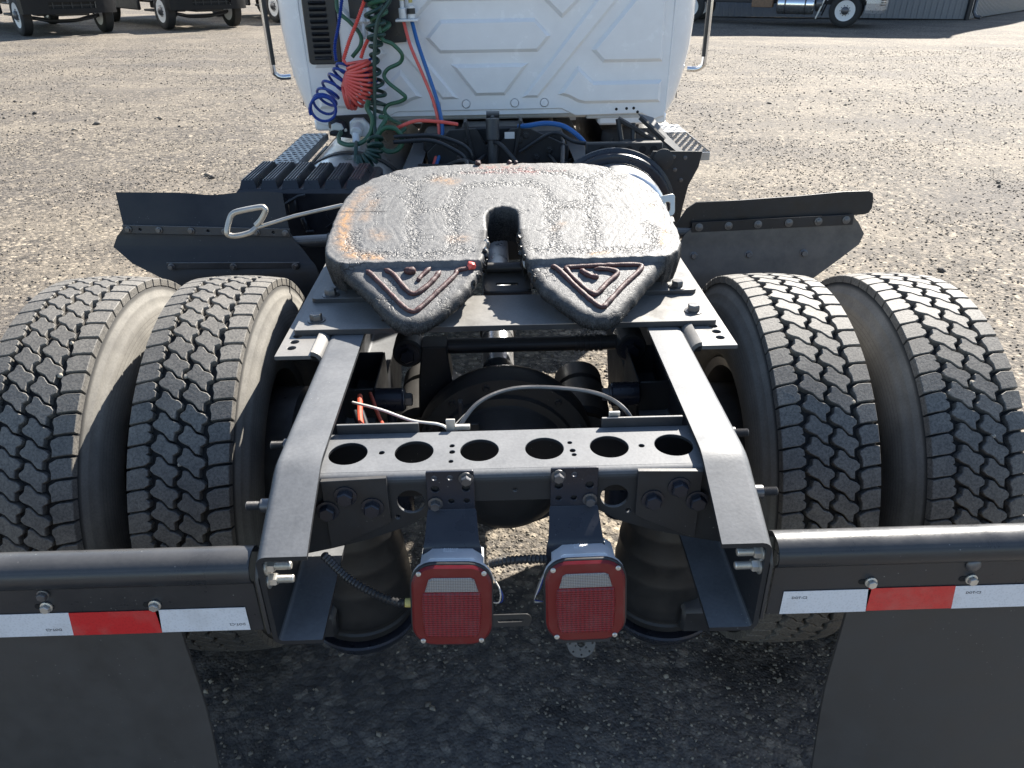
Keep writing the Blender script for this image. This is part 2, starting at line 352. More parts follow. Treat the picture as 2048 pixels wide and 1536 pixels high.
    def sheet(s, grid, th):
        """thick sheet from a grid of points"""
        G = [[Vector(p) for p in row] for row in grid]; a = len(G); b = len(G[0]); vs = []; off = []
        for i in range(a):
            for j in range(b):
                du = G[min(i+1, a-1)][j] - G[max(i-1, 0)][j]; dv = G[i][min(j+1, b-1)] - G[i][max(j-1, 0)]
                nn = du.cross(dv); nn = nn.normalized() if nn.length > 1e-9 else Vector((0, 0, 1))
                vs.append(G[i][j]); off.append(G[i][j] + nn*th)
        N = a*b; fs = []
        id_ = lambda i, j: i*b + j
        for i in range(a-1):
            for j in range(b-1):
                q = (id_(i, j), id_(i, j+1), id_(i+1, j+1), id_(i+1, j)); fs.append(q); fs.append(tuple(N+k for k in q[::-1]))
        for i in range(a-1):
            for j in (0, b-1):
                q = (id_(i, j), id_(i+1, j), N+id_(i+1, j), N+id_(i, j)); fs.append(q if j == 0 else q[::-1])
        for j in range(b-1):
            for i in (0, a-1):
                q = (id_(i, j), N+id_(i, j), N+id_(i, j+1), id_(i, j+1)); fs.append(q if i == 0 else q[::-1])
        return s.add(vs + off, fs)

def inset(poly, d):
    n = len(poly); out = []
    for i in range(n):
        p0 = Vector(poly[i-1]); p1 = Vector(poly[i]); p2 = Vector(poly[(i+1) % n])
        a = (p1-p0).normalized(); b = (p2-p1).normalized(); na = Vector((-a.y, a.x)); nb = Vector((-b.y, b.x))
        k = 1 + na.dot(nb); m = (na+nb)/max(k, .35); out.append((p1.x + m.x*d, p1.y + m.y*d))
    return out
def rrect(w, h, r, n=5, cx=0, cy=0):
    o = []
    for (sx, sy, a0) in ((1, 1, 0), (-1, 1, 90), (-1, -1, 180), (1, -1, 270)):
        for k in range(n+1):
            a = R(a0 + 90*k/n); o.append((cx + sx*(w/2-r) + r*math.cos(a), cy + sy*(h/2-r) + r*math.sin(a)))
    return o
def circ(cx, cy, r, n=28, ry=None):
    return [(cx + r*math.cos(2*PI*k/n), cy + (ry or r)*math.sin(2*PI*k/n)) for k in range(n)]
def plate(outline, holes, th, bev=.0008):
    """flat plate with real holes, local xy, centred on z = 0"""
    cu = bpy.data.curves.new('tmp', 'CURVE'); cu.dimensions = '2D'; cu.fill_mode = 'BOTH'; cu.extrude = th/2 - bev; cu.bevel_depth = bev; cu.bevel_resolution = 0; cu.offset = -bev
    for pl in [outline] + list(holes):
        sp = cu.splines.new('POLY'); sp.points.add(len(pl)-1)
        for q, p in zip(sp.points, pl): q.co = (p[0], p[1], 0, 1)
        sp.use_cyclic_u = True
    ob = bpy.data.objects.new('tmp', cu); COL.objects.link(ob)
    dg = bpy.context.evaluated_depsgraph_get(); me = bpy.data.meshes.new_from_object(ob.evaluated_get(dg))
    bpy.data.objects.remove(ob); bpy.data.curves.remove(cu); return me
def text_mesh(body, size, th=.0004):
    cu = bpy.data.curves.new('tmp', 'FONT'); cu.body = body; cu.size = size; cu.align_x = 'CENTER'; cu.align_y = 'CENTER'; cu.extrude = th; cu.resolution_u = 2
    ob = bpy.data.objects.new('tmp', cu); COL.objects.link(ob)
    dg = bpy.context.evaluated_depsgraph_get(); me = bpy.data.meshes.new_from_object(ob.evaluated_get(dg))
    bpy.data.objects.remove(ob); bpy.data.curves.remove(cu); return me
def spline(pts, n=8, closed=False):
    P = [Vector(p) for p in pts]; m = len(P); out = []
    for i in range(m if closed else m-1):
        p0 = P[(i-1) % m] if (closed or i > 0) else P[0]*2 - P[1]; p1 = P[i]; p2 = P[(i+1) % m]
        p3 = P[(i+2) % m] if (closed or i+2 < m) else P[-1]*2 - P[-2]
        for k in range(n):
            t = k/n; out.append(.5*((2*p1) + (p2-p0)*t + (2*p0-5*p1+4*p2-p3)*t*t + (3*p1-p0-3*p2+p3)*t**3))
    if not closed: out.append(P[-1])
    return out

def finish(me, ang=38):
    me.polygons.foreach_set('use_smooth', [True]*len(me.polygons)); me.set_sharp_from_angle(angle=R(ang))
def link(name, me, mat, parent=None, mw=ID, kind=None):
    o = bpy.data.objects.new(name, me); COL.objects.link(o)
    if mat is not None and not me.materials: me.materials.append(M[mat])
    o.matrix_basis = mw
    if parent is not None:
        o.parent = parent; o.matrix_parent_inverse = WM[parent].inverted()
    WM[o] = mw.copy()
    if kind: o['kind'] = kind
    return o
def build(name, mb, mat, parent=None, ch=True, ang=38, kind=None, origin=None):
    me = bpy.data.meshes.new(name)
    T = CH if ch else ID
    vs = [T @ Vector(p) for p in mb.v] if ch else [Vector(p) for p in mb.v]
    mw = ID
    if origin is not None:
        og = T @ Vector(origin); vs = [v - og for v in vs]; mw = Matrix.Translation(og)
    me.from_pydata([tuple(v) for v in vs], [], mb.f); me.validate(); me.update(); finish(me, ang)
    return link(name, me, mat, parent, mw, kind)
def tag(o, label, cat, group=None):
    o['label'] = label; o['category'] = cat
    if group: o['group'] = group
    return o
def root(name, loc, label, cat, group=None, rz=0):
    o = bpy.data.objects.new(name, None); COL.objects.link(o); o.empty_display_size = .3
    mw = Matrix.Translation(loc) @ Matrix.Rotation(rz, 4, 'Z'); o.matrix_basis = mw; WM[o] = mw.copy(); return tag(o, label, cat, group)
def axm(origin, u, v):
    """matrix whose local x, y are u, v in space"""
    u = Vector(u).normalized(); v = Vector(v).normalized(); w_ = u.cross(v)
    return Matrix(((u.x, v.x, w_.x, origin[0]), (u.y, v.y, w_.y, origin[1]), (u.z, v.z, w_.z, origin[2]), (0, 0, 0, 1)))
XZ = lambda y: axm((0, y, 0), (1, 0, 0), (0, 0, 1))      # local (x,y)->(X,Z); local z -> -Y (towards the camera)
XY = lambda z: axm((0, 0, z), (1, 0, 0), (0, 1, 0))
YZ = lambda x: axm((x, 0, 0), (0, 1, 0), (0, 0, 1))      # local z -> +X

# ------------------------------------------------------------------ ground and gravel
def gz(x, y):
    d = max(0.0, math.hypot(x, y - 1.8) - 1.6)
    a = min(1.0, d/3)
    return a*(.05*noise.noise((x*.22, y*.22, 3.1)) + .016*noise.noise((x*.9, y*.9, 7.7)) - .012) + .004*noise.noise((x*4, y*4, 1.3))*min(1, .3 + a)
def ground():
    def axis(c, near, step, far):
        o = list(np.arange(c-near, c+near+1e-6, step)); s = step
        lo = [c-near]; hi = [c+near]
        while hi[-1] < far: s *= 1.12; hi.append(hi[-1]+s)
        s = step
        while lo[-1] > -far: s *= 1.12; lo.append(lo[-1]-s)
        return lo[:0:-1] + o + hi[1:]
    xs = axis(0, 7, .08, 260); ys = axis(6, 7, .08, 260)
    vs = [(x, y, gz(x, y)) for y in ys for x in xs]; n = len(xs)
    fs = [(j*n+i, j*n+i+1, (j+1)*n+i+1, (j+1)*n+i) for j in range(len(ys)-1) for i in range(n-1)]
    me = bpy.data.meshes.new('ground'); me.from_pydata(vs, [], fs); me.update(); finish(me, 80)
    o = link('ground', me, 'ground'); o['kind'] = 'structure'; return o
GROUND = ground()

def gravel():
    base = np.array([(1, 0, 0), (-1, 0, 0), (0, 1, 0), (0, -1, 0), (0, 0, 1), (0, 0, -1)], float)
    tri = np.array([(0, 2, 4), (2, 1, 4), (1, 3, 4), (3, 0, 4), (2, 0, 5), (1, 2, 5), (3, 1, 5), (0, 3, 5)])
    P = []
    def field(n, x0, x1, y0, y1, smin, smax, fn=None):
        for _ in range(n):
            y = random.uniform(y0, y1); x = random.uniform(x0, x1)
            if fn and not fn(x, y): continue
            s = smin + (smax-smin)*random.random()**2.6
            P.append((x, y, s))
    clump = lambda f, k: (lambda x, y: noise.noise((x*f, y*f, k)) > random.uniform(-.45, .4))
    wedge = lambda x, y: abs(x) < .78*y + .8
    field(34000, -1.1, 1.1, .85, 3.4, .0016, .0075, clump(1.6, 2.2))
    field(2600, -1.1, 1.1, .85, 3.4, .005, .0115, clump(2.6, 9.1))
    field(70000, -7, 7, 3.2, 9.0, .003, .0135, lambda x, y: wedge(x, y) and noise.noise((x*.8, y*.8, 5)) > random.uniform(-.6, .35))
    field(42000, -15, 15, 9.0, 21.0, .007, .02, lambda x, y: wedge(x, y) and noise.noise((x*.6, y*.6, 8)) > random.uniform(-.6, .3))
    field(900, -9, 11, 4, 16, .014, .05, lambda x, y: wedge(x, y) and noise.noise((x*.45, y*.45, 4.4)) > .28)
    n = len(P); A = np.array(P)
    vs = np.repeat(base[None], n, 0)*rng.uniform(.6, 1.25, (n, 6, 1))
    vs *= rng.uniform(.65, 1.2, (n, 1, 3))*np.array([1, 1, .72]); ang = rng.uniform(0, 2*PI, n); c, s = np.cos(ang), np.sin(ang)
    tl = rng.uniform(-.5, .5, n)
    x = vs[..., 0]*c[:, None] - vs[..., 1]*s[:, None]; y = vs[..., 0]*s[:, None] + vs[..., 1]*c[:, None]; z = vs[..., 2] + x*tl[:, None]*.6
    V = np.stack([x, y, z], -1)*A[:, None, 2:3]
    h = np.array([gz(a, b) for a, b, _ in P])
    V[..., 0] += A[:, 0:1]; V[..., 1] += A[:, 1:2]; V[..., 2] += (h + A[:, 2]*.28)[:, None]
    V = V.reshape(-1, 3); F = (tri[None] + (np.arange(n)*6)[:, None, None]).reshape(-1, 3)
    me = bpy.data.meshes.new('gravel'); me.vertices.add(len(V)); me.vertices.foreach_set('co', V.astype(np.float32).ravel())
    me.loops.add(len(F)*3); me.loops.foreach_set('vertex_index', F.astype(np.int32).ravel())
    me.polygons.add(len(F)); me.polygons.foreach_set('loop_start', (np.arange(len(F))*3).astype(np.int32)); me.polygons.foreach_set('loop_total', np.full(len(F), 3, np.int32))
    me.update(calc_edges=True)
    sh = np.clip(rng.beta(2.0, 2.2, n), 0, 1); sh = np.where(A[:, 1] < 3.3, np.where(A[:, 2] > .0042, .5 + .5*sh, .15 + .85*sh), .12 + .88*sh)
    at = me.attributes.new('shade', 'FLOAT', 'POINT'); at.data.foreach_set('value', np.repeat(sh, 6).astype(np.float32))
    o = link('gravel', me, 'stone', kind='stuff'); tag(o, 'loose grey and tan gravel strewn over the lot', 'gravel')
gravel()

# ------------------------------------------------------------------ the tractor
AX = (1.841, .505)      # rear axle y, z
TR = root('semi_truck', (0, 1.841, 0), 'white day cab semi truck seen from behind with greased fifth wheel and bare frame', 'truck')

# ---- frame rails
def rail_profile(sd_, zt, zb, n=4):
    """closed C section, opening inwards, in (X,Z)"""
    t = .009; xo = .4315; xi = .345; r = .018
    o = [(xi, zt)]
    for k in range(n+1):
        a = R(90 - 90*k/n); o.append((xo-r + r*math.cos(a), zt-r + r*math.sin(a)))
    for k in range(n+1):
        a = R(-90*k/n); o.append((xo-r + r*math.cos(a), zb+r + r*math.sin(a)))
    o.append((xi, zb)); o.append((xi, zb+t))
    ri = r - t
    for k in range(n+1):
        a = R(-90 + 90*k/n); o.append((xo-r + ri*math.cos(a), zb+r + ri*math.sin(a)))
    for k in range(n+1):
        a = R(90*k/n); o.append((xo-r + ri*math.cos(a), zt-r + ri*math.sin(a)))
    o.append((xi, zt-t))
    return [(sd_*x, z) for x, z in o]
def frame_rail(s):
    st = [(6.6, .98, .715), (3.3, .98, .715), (1.165, .98, .715), (1.15, .979, .714), (1.135, .9755, .713), (1.12, .970, .712), (1.1, .961, .711), (1.05, .9415, .709), (.972, .908, .706)]
    mb = MB(); vs = []; fs = []; n = None
    for y, zt, zb in st:
        pr = rail_profile(s, zt, zb); n = len(pr); vs += [(x, y, z) for x, z in pr]
    for i in range(len(st)-1):
        for k in range(n):
            q = (i*n+k, i*n+(k+1) % n, (i+1)*n+(k+1) % n, (i+1)*n+k); fs.append(q if s < 0 else q[::-1])
    # end caps as quad strips between outer and inner line
    h = n//2
    for base in (0, (len(st)-1)*n):
        for k in range(h-1): fs.append((base+k, base+k+1, base+n-2-k, base+n-1-k))
    mb.add(vs, fs); o = build('frame_rail', mb, 'frame', TR)
    for (y, z) in ((1.09, .925), (1.27, .935), (1.66, .93)):
        b = MB(); b.cyl((s*.431, y, z), (s*.447, y, z), .0125, 14); b.thread((s*.447, y, z), (s, 0, 0), .0085, .027); build('stud', b, 'steel', o)
    for z in (.872, .842):
        b = MB(); b.bolt((s*.4225, .992, z), (-s, 0, 0), .0115, .012, 1.4); b.thread((s*.412, .992, z), (-s, 0, 0), .0075, .032); build('bolt', b, 'zinc', o)
    return o
RAILS = [frame_rail(-1), frame_rail(1)]

# ---- rear crossmember with lightening holes
def crossmember():
    hx = [-.3085, -.184, -.0605, .0625, .1855, .3085]
    small = [(-.245, 1.2, .0055), (.247, 1.2, .0055), (-.113, 1.217, .005), (-.112, 1.196, .0055), (-.113, 1.165, .0045), (.112, 1.217, .0045), (.115, 1.19, .0055), (.1165, 1.176, .0045)]
    top = plate([(-.42, 1.138), (.42, 1.138), (.42, 1.268), (-.42, 1.268)], [circ(x, 1.2, .0365, 36) for x in hx] + [circ(a, b, r, 14) for a, b, r in small], .007)
    mb = MB(); mb.mesh(top, XY(.9535))
    # rolled front edge
    g = []
    for k in range(7):
        a = R(90 + 90*k/6); g.append([(x, 1.1385 + .0175*math.cos(a)*1.0 - .0005, .9395 + .0175*math.sin(a)) for x in (-.42, .42)])
    mb.sheet(g, -.006)
    face = plate([(-.42, .94), (.42, .94), (.42, .778), (.344, .795), (.27, .815), (.2, .842), (.16, .868), (.10, .897), (-.10, .897), (-.16, .868), (-.2, .842), (-.27, .815), (-.344, .795), (-.42, .778)],
                 [circ(-.187, .9, .0255, 26), circ(.187, .9, .0255, 26), circ(-.214, .866, .005, 12), circ(.214, .866, .005, 12), circ(.004, .921, .0045, 12)], .007)
    mb.mesh(face, XZ(1.1245))
    mb.box((0, 1.2655, .878), (.838, .006, .145), bev=.001)  # rear face added to keep sun off the rail's lower flange
    o = build('crossmember', mb, 'frame', TR)
    for s in (-1, 1):
        b = MB(); b.prism([(s*.343, .957), (s*.226, .961), (s*.226, .862), (s*.246, .85), (s*.343, .803)], 0, .009, XZ(1.1205), .0008); g_ = build('gusset_plate', b, 'chassis_black', o)
    for s in (-1, 1):
        for x, z in ((.302, .925), (.338, .893), (.256, .898)):
            b = MB(); b.bolt((s*x, 1.111, z), (0, -1, 0), .0155, .013, 1.35); build('bolt', b, 'bracket', o)
    for s in (-1, 1):
        b = MB(); b.box((s*.26, 1.272, .962), (.16, .006, .03), bev=.001); build('flange_strip', b, 'plate_grey', o)
    b = MB(); b.box((-.118, 1.28, .963), (.018, .006, .03), bev=.001); b.box((-.095, 1.283, .957), (.03, .01, .01), bev=.001); build('cable_clip', b, 'wire', o)
    b = MB(); b.box((.206, 1.281, .975), (.022, .006, .02), bev=.001); build('cable_clip', b, 'zinc', o)
crossmember()

# ---- tail lamps on their brackets
def tail_lamp(cx, cz, roll, flip):
    # bracket: bolted pad, step towards the rear, drop to the lamp
    bx = cx + (.001 if cx < 0 else -.012)
    holes = [(-.028, .03), (0, .03), (-.028, -.022), (.028, -.022), (0, -.022), (-.028, .006), (.028, .006)]
    pad = plate(rrect(.086, .088, .003, 3), [circ(x, y, .0055 if abs(y-.006) > .001 else .0075, 14) for x, y in holes], .005)
    mb = MB(); mb.mesh(pad, axm((bx, 1.1165, .926), (1, 0, 0), (0, 0, 1)))
    prof = [(1.1175, .884), (1.114, .879), (1.09, .862), (1.072, .848), (1.066, .842), (1.063, .835), (1.063, .80), (1.063, .73)]
    g = [[(bx + x*(.043 + .002*i), y, z) for x in (-1, 1)] for i, (y, z) in enumerate(prof)]; mb.sheet(g, .005)
    br = build('lamp_bracket', mb, 'bracket', TR)
    for x, z in (((.029, .955), (-.029, .901)) if cx < 0 else ((-.029, .955), (.029, .901))):
        b = MB(); b.bolt((bx + x, 1.1135, z), (0, -1, 0), .010, .011, 1.35); build('bolt', b, 'steel', br)
    tilt = R(12)
    u = Vector((math.cos(roll), 0, math.sin(roll))); v = Vector((-math.sin(roll)*math.cos(tilt), math.sin(tilt), math.cos(roll)*math.cos(tilt)))
    m = axm((cx, .998, cz), u, v)       # local z towards the camera
    W_, H_ = .147, .166
    b = MB()
    oct_ = [(-.056, .068), (-.036, .082), (.036, .082), (.056, .068), (.06, -.06), (.045, -.075), (-.045, -.075), (-.06, -.06)]
    b.prism([(x, y*1.04) for x, y in oct_], -.012, -.08, m, .006); b.prism(rrect(W_*.99, H_*.99, .042, 6), -.014, -.004, m, .002)
    hs = build('lamp_housing', b, 'alu_dull', TR)
    t = MB(); tm = text_mesh('* 2092710', .0075); t.mesh(tm, axm(tuple(m @ Vector((-.006, .0858, -.045))), u, -(m.to_3x3() @ Vector((0, 0, 1)))))
    t.mesh(text_mesh('5309-71', .0075), axm(tuple(m @ Vector((-.004, .0858, -.035))), u, -(m.to_3x3() @ Vector((0, 0, 1)))))
    build('stamped_number', t, 'ink_white', hs)
    b = MB(); b.prism(rrect(W_, H_, .043, 7), -.004, .0035, m, .0015); build('gasket', b, 'hose_black', hs)
    def lens(name, poly, z0, z1, mat, ch_):
        b = MB(); b.prism(poly, z0, z1, None, ch_); me = bpy.data.meshes.new(name); me.from_pydata(b.v, [], b.f); me.update()
        uv = me.uv_layers.new(name='UVMap')
        for lp in me.loops: co = me.vertices[lp.vertex_index].co; uv.data[lp.index].uv = (co.x, co.y)
        me.transform(CH @ m); finish(me, 30); return link(name, me, mat, LN if name != 'lamp_lens' else TR)
    LN = None
    LN = lens('lamp_lens', rrect(W_-.006, H_-.006, .04, 8), .0025, .009, 'lens_rim', .004)
    lens('lens_panel', [(-.051, .028), (.051, .028), (.053, .0), (.05, -.05), (.044, -.062), (-.044, -.062), (-.05, -.05), (-.053, .0)], .008, .0115, 'lens_red', .002)
    lens('reversing_lens', [(-.047, .03), (.047, .03), (.04, .055), (.033, .058), (-.033, .058), (-.04, .055)], .008, .0118, 'lens_clear', .002)
    for x, y in ((-.057, .066), (.057, .066), (-.052, -.069), (.052, -.069)):
        b = MB(); b.lathe([(.0048, 0), (.0048, .0015), (.003, .003), (.0012, .003), (.0012, .0015)], 12, m @ Matrix.Translation((x, y, .0088))); build('screw', b, 'zinc', LN)
    return hs
tail_lamp(-.1135, .7655, R(-1.6), False); tail_lamp(.1235, .767, R(.6), True)
# small hardware below the lamps
b = MB(); b.box((.126, 1.03, .657), (.1, .03, .004), bev=.001); b.box((.126, 1.014, .651), (.1, .004, .016), bev=.001); build('lamp_foot_bracket', b, 'plate_grey', TR)
pl = plate([(.028*math.cos(R(a)), .028*math.sin(R(a))) for a in range(180, 361, 15)] + [(.028, .03), (-.028, .03)], [circ(0, 0, .0075, 16)] + [circ(.022*math.cos(R(a)), .022*math.sin(R(a)), .0018, 8) for a in range(0, 360, 45)] + [circ(.012*math.cos(R(a)), .012*math.sin(R(a)), .0014, 8) for a in range(20, 380, 60)], .003)
b = MB(); b.mesh(pl, axm((.126, 1.045, .605), (1, 0, 0), (0, .5, .86))); build('slotted_disc_bracket', b, 'plate_grey', TR)
pl = plate(rrect(.235, .028, .012, 5), [rrect(.05, .006, .0028, 4, -.075, 0), rrect(.05, .006, .0028, 4, .075, 0)], .003)
b = MB(); b.mesh(pl, axm((-.085, 1.1, .615), (1, 0, 0), (0, .25, .97))); build('licence_plate_strip', b, 'hose_black', TR)

def corrugated(path, r, mat, name, parent, amp=.16, n=10):
    P = []; L = 0
    sp = spline(path, 40)
    d = [0]
    for a_, b_ in zip(sp, sp[1:]): d.append(d[-1] + (b_-a_).length)
    step = r*.5; k = int(d[-1]/step); out = []; j = 0
    for i in range(k):
        q = i*step
        while d[j+1] < q: j += 1
        out.append(sp[j].lerp(sp[j+1], (q-d[j])/max(1e-9, d[j+1]-d[j])))
    mb = MB(); mb.tube(out, lambda i: r*(1+amp*(1 if i % 2 else -1)), n); return build(name, mb, mat, parent)
corrugated([(-.335, 1.03, .86), (-.30, 1.035, .80), (-.255, 1.03, .765), (-.215, 1.02, .752), (-.196, 1.02, .75)], .0072, 'hose_black', 'lamp_conduit', TR)
b = MB(); b.tube(spline([(-.2, 1.02, .7505), (-.18, 1.02, .75)], 3), .0085, 12); build('tape_wrap', b, 'yellow', TR)
for k in range(4):
    b = MB(); b.tube(spline([(-.184, 1.02, .752-.002*k), (-.17, 1.015, .752-.005*k), (-.155, 1.03, .752-.004*k)], 5), .0018, 6); build('lamp_wire', b, ['wire_white', 'hose_blue', 'hose_black', 'steel'][k], TR)
corrugated([(-.045, 1.06, .80), (-.02, 1.05, .815), (.01, 1.045, .822), (.04, 1.05, .818), (.062, 1.06, .808)], .0075, 'hose_black', 'lamp_conduit', TR)
for k in range(3):
    b = MB(); b.tube(spline([(-.042, 1.04, .79), (-.028+.003*k, 1.02, .775-.006*k), (-.03+.004*k, 1.02, .745), (-.046, 1.03, .735)], 6), .0013, 6); build('lamp_wire', b, ['wire_white', 'hose_blue', 'hose_black'][k], TR)
    b = MB(); b.tube(spline([(.055, 1.04, .80), (.045-.003*k, 1.03, .765), (.034, 1.03, .74-.005*k), (.05, 1.035, .728)], 6), .0013, 6); build('lamp_wire', b, ['hose_blue', 'wire_white', 'steel'][k], TR)

# ---- light bars with tape, mud flaps
def light_bar(s):
    prof = [(1.034, .868), (1.03, .881), (1.018, .8895), (1.004, .8915), (.99, .8885), (.9795, .88), (.9745, .868), (.9755, .857), (.98, .8495), (.9845, .846), (.985, .838), (.985, .735)]
    xs = [s*.447, s*.5, s*.7, s*.9, s*1.1, s*1.25]
    g = [[(x, y, z) for x in xs] for y, z in prof]
    mb = MB(); mb.sheet(g, .004*s); o = build('light_bar', mb, 'bar', TR, ang=50)
    b = MB(); b.prism([(.97, .735), (1.035, .735), (1.035, .86), (1.02, .885), (.985, .88), (.97, .86)], 0, .006*s, YZ(s*.4325), .001); build('end_plate', b, 'bar', o)
    cols = ['tape_white', 'tape_red', 'tape_white', 'tape_red', 'tape_white']; x = .47
    for k, c in enumerate(cols):
        x2 = min(1.245, x + .155); dz = random.uniform(-.001, .001)
        sk = .004 if k % 2 else -.0
        b = MB(); g = [[(s*(x + (x2-x)*i/8 - (.006*(z > .76) if k else 0)), .9797, z + dz) for i in range(9)] for z in (.79, .7365)]
        b.sheet(g, .0006*s); t_ = build('reflective_tape', b, c, o)
        if c == 'tape_white':
            tb = MB(); m = axm((s*(x2-.04), .9832, .752 if s < 0 else .776), (1, 0, 0), (0, 0, 1)) if s > 0 else axm((s*(x2-.135 if k == 0 else x2-.125), .9788, .752), (-1, 0, 0), (0, 0, -1))
            if s > 0: m = axm((s*(x+.03), .9788, .774), (1, 0, 0), (0, 0, 1))
            tb.mesh(text_mesh('DOT-C2', .0075, .0002), m); build('tape_print', tb, 'ink', o)
        x = x2
    if s < 0: pts = [(-.803, .834, 1), (-.806, .806, 0), (-.622, .803, 0), (-1.0, .806, 0)]
    else: pts = [(.792, .838, 2), (.62, .806, 0), (.797, .806, 0), (1.0, .806, 0)]
    for x, z, k in pts:
        b = MB()
        if k == 2: b.lathe([(.0135, 0), (.0125, .003), (.008, .006), (0.0, .007)], 18, axm((x, .9795, z), (1, 0, 0), (0, 0, 1)))
        else: b.bolt((x, .980, z), (0, -1, 0), .0085, .008, 1.25)
        build('bolt', b, 'steel' if k else 'zinc', o)
        if k == 0:
            b = MB(); b.prism(rrect(.03, .011, .005, 4, x - s*.006*(1 if s > 0 else -1), z), 0, .0012, XZ(.9812), 0); build('slot', b, 'hole', o)
    # mud flap
    g = []
    for i in range(13):
        q = i/12; z = .80 - .66*q; y = .996 - .05*q**1.2 + .012*math.sin(q*3)
        g.append([(s*(.597 + .635*j/8 + .002*math.sin(i*.9)), y + .004*math.sin(j*.8 + i*.3), z) for j in range(9)])
    mb = MB(); mb.sheet(g, .007*s); build('mud_flap', mb, 'flap', TR)
for s in (-1, 1): light_bar(s)

# ---- tyres
def carcass():
    half = [(.0, .5085), (.06, .5075), (.1, .504), (.1115, .4985), (.115, .489), (.1165, .478), (.121, .472), (.1225, .466), (.1235, .455), (.129, .446), (.1325, .438), (.1335, .43), (.1375, .414), (.140, .395), (.1405, .375), (.139, .355), (.1355, .335), (.129, .316), (.1285, .312), (.122, .302), (.11, .295), (.1, .291), (.1, .280)]
    prof = [(r, -x) for x, r in half[::-1]] + [(r, x) for x, r in half[1:]]
    mb = MB(); mb.lathe(prof, 120, Matrix.Rotation(R(90), 4, 'Y'), closed=True)
    me = bpy.data.meshes.new('tyre'); me.from_pydata(mb.v, [], [f[::-1] for f in mb.f]); me.update(); finish(me, 50); me.materials.append(M['sidewall']); return me
RIB = [  # tread block outlines in mm (axial, circumferential), and their circumferential offset
    ([(-111.5, 16.8), (-99.8, 20.4), (-86, 23.5), (-73.7, 25.1), (-65, 19.8), (-64, 8.9), (-69, 5.9), (-61, -1), (-61.8, -11.9), (-72.8, -18.8), (-95, -22), (-112, -25)], -19),
    ([(-41, 29.7), (-34.3, 27.3), (-21.7, 11.9), (-5.3, 5.9), (1.6, -1.5), (.6, -8.9), (-10.2, -15.8), (-10.7, -32.7), (-17.9, -30.7), (-32.4, -13.9), (-50.7, -5), (-57.3, 2), (-56.5, 6.9), (-45.9, 15.8), (-43.9, 28.7)], 0),
    ([(17.5, 29.7), (24.2, 27.3), (36.8, 11.9), (53.2, 5.9), (60.2, -1.5), (59.2, -8.9), (48.3, -15.8), (47.8, -32.7), (40.6, -30.7), (26.1, -13.9), (7.8, -5), (1.9, 2), (2.4, 6.9), (12.6, 15.8), (14.6, 28.7)], -31),
    ([(64.2, 3), (65.5, 10.9), (79.7, 19.4), (93.2, 21.2), (111.5, 22.4), (112, -18.5), (92, -21), (69, -25), (69, -8.9)], -13)]
PITCH = 2*PI/66
def block_data(poly, off):
    poly = [(x/1000, (y+off)/1000) for x, y in poly]
    if sum(poly[i][0]*poly[(i+1) % len(poly)][1] - poly[(i+1) % len(poly)][0]*poly[i][1] for i in range(len(poly))) < 0: poly = poly[::-1]
    poly = inset(poly, -.0016 if off in (0, -31) else -.0008)
    n = len(poly); rr = lambda x: .5255 - .0075*(x/.112)**2
    rings = [[(x, y, .499) for x, y in inset(poly, -.0012)], [(x, y, rr(x)-.0016) for x, y in poly], [(x, y, rr(x)) for x, y in inset(poly, .0014)]]
    vs = []
    for rg in rings:
        for x, y, r in rg:
            a = y/.525; vs.append((x, r*math.sin(a), r*math.cos(a)))
    fs = [(k*n+i, k*n+(i+1) % n, (k+1)*n+(i+1) % n, (k+1)*n+i) for k in range(2) for i in range(n)] + [tuple(range(2*n, 3*n))]
    return vs, fs
BLK = [block_data(p, o) for p, o in RIB]
def blk_mesh(d):
    me = bpy.data.meshes.new('tread_block'); me.from_pydata(d[0], [], d[1]); me.update(); finish(me, 30); me.materials.append(M['tread']); return me
BLKM = [blk_mesh(d) for d in BLK]
TYRE = carcass()
def seen(pw):
    d = pw - cam.matrix_world.translation; q = cam.matrix_world.to_3x3().transposed() @ d
    if q.z >= 0: return None
    return 1024 + 1520*q.x/-q.z, 768 - 1520*q.y/-q.z
def rim(s):
    mb = MB(); m = Matrix.Rotation(R(90), 4, 'Y')
    pr = [(.286, -.105), (.29, -.1), (.286, -.092), (.27, -.085), (.262, -.04), (.255, .0), (.262, .06), (.27, .085), (.286, .092), (.29, .1), (.286, .105), (.262, .098), (.25, .06), (.243, 0), (.245, -.03), (.20, -.055), (.15, -.06), (.11, -.06)]
    mb.lathe(pr, 64, m); return mb
cnt = 0
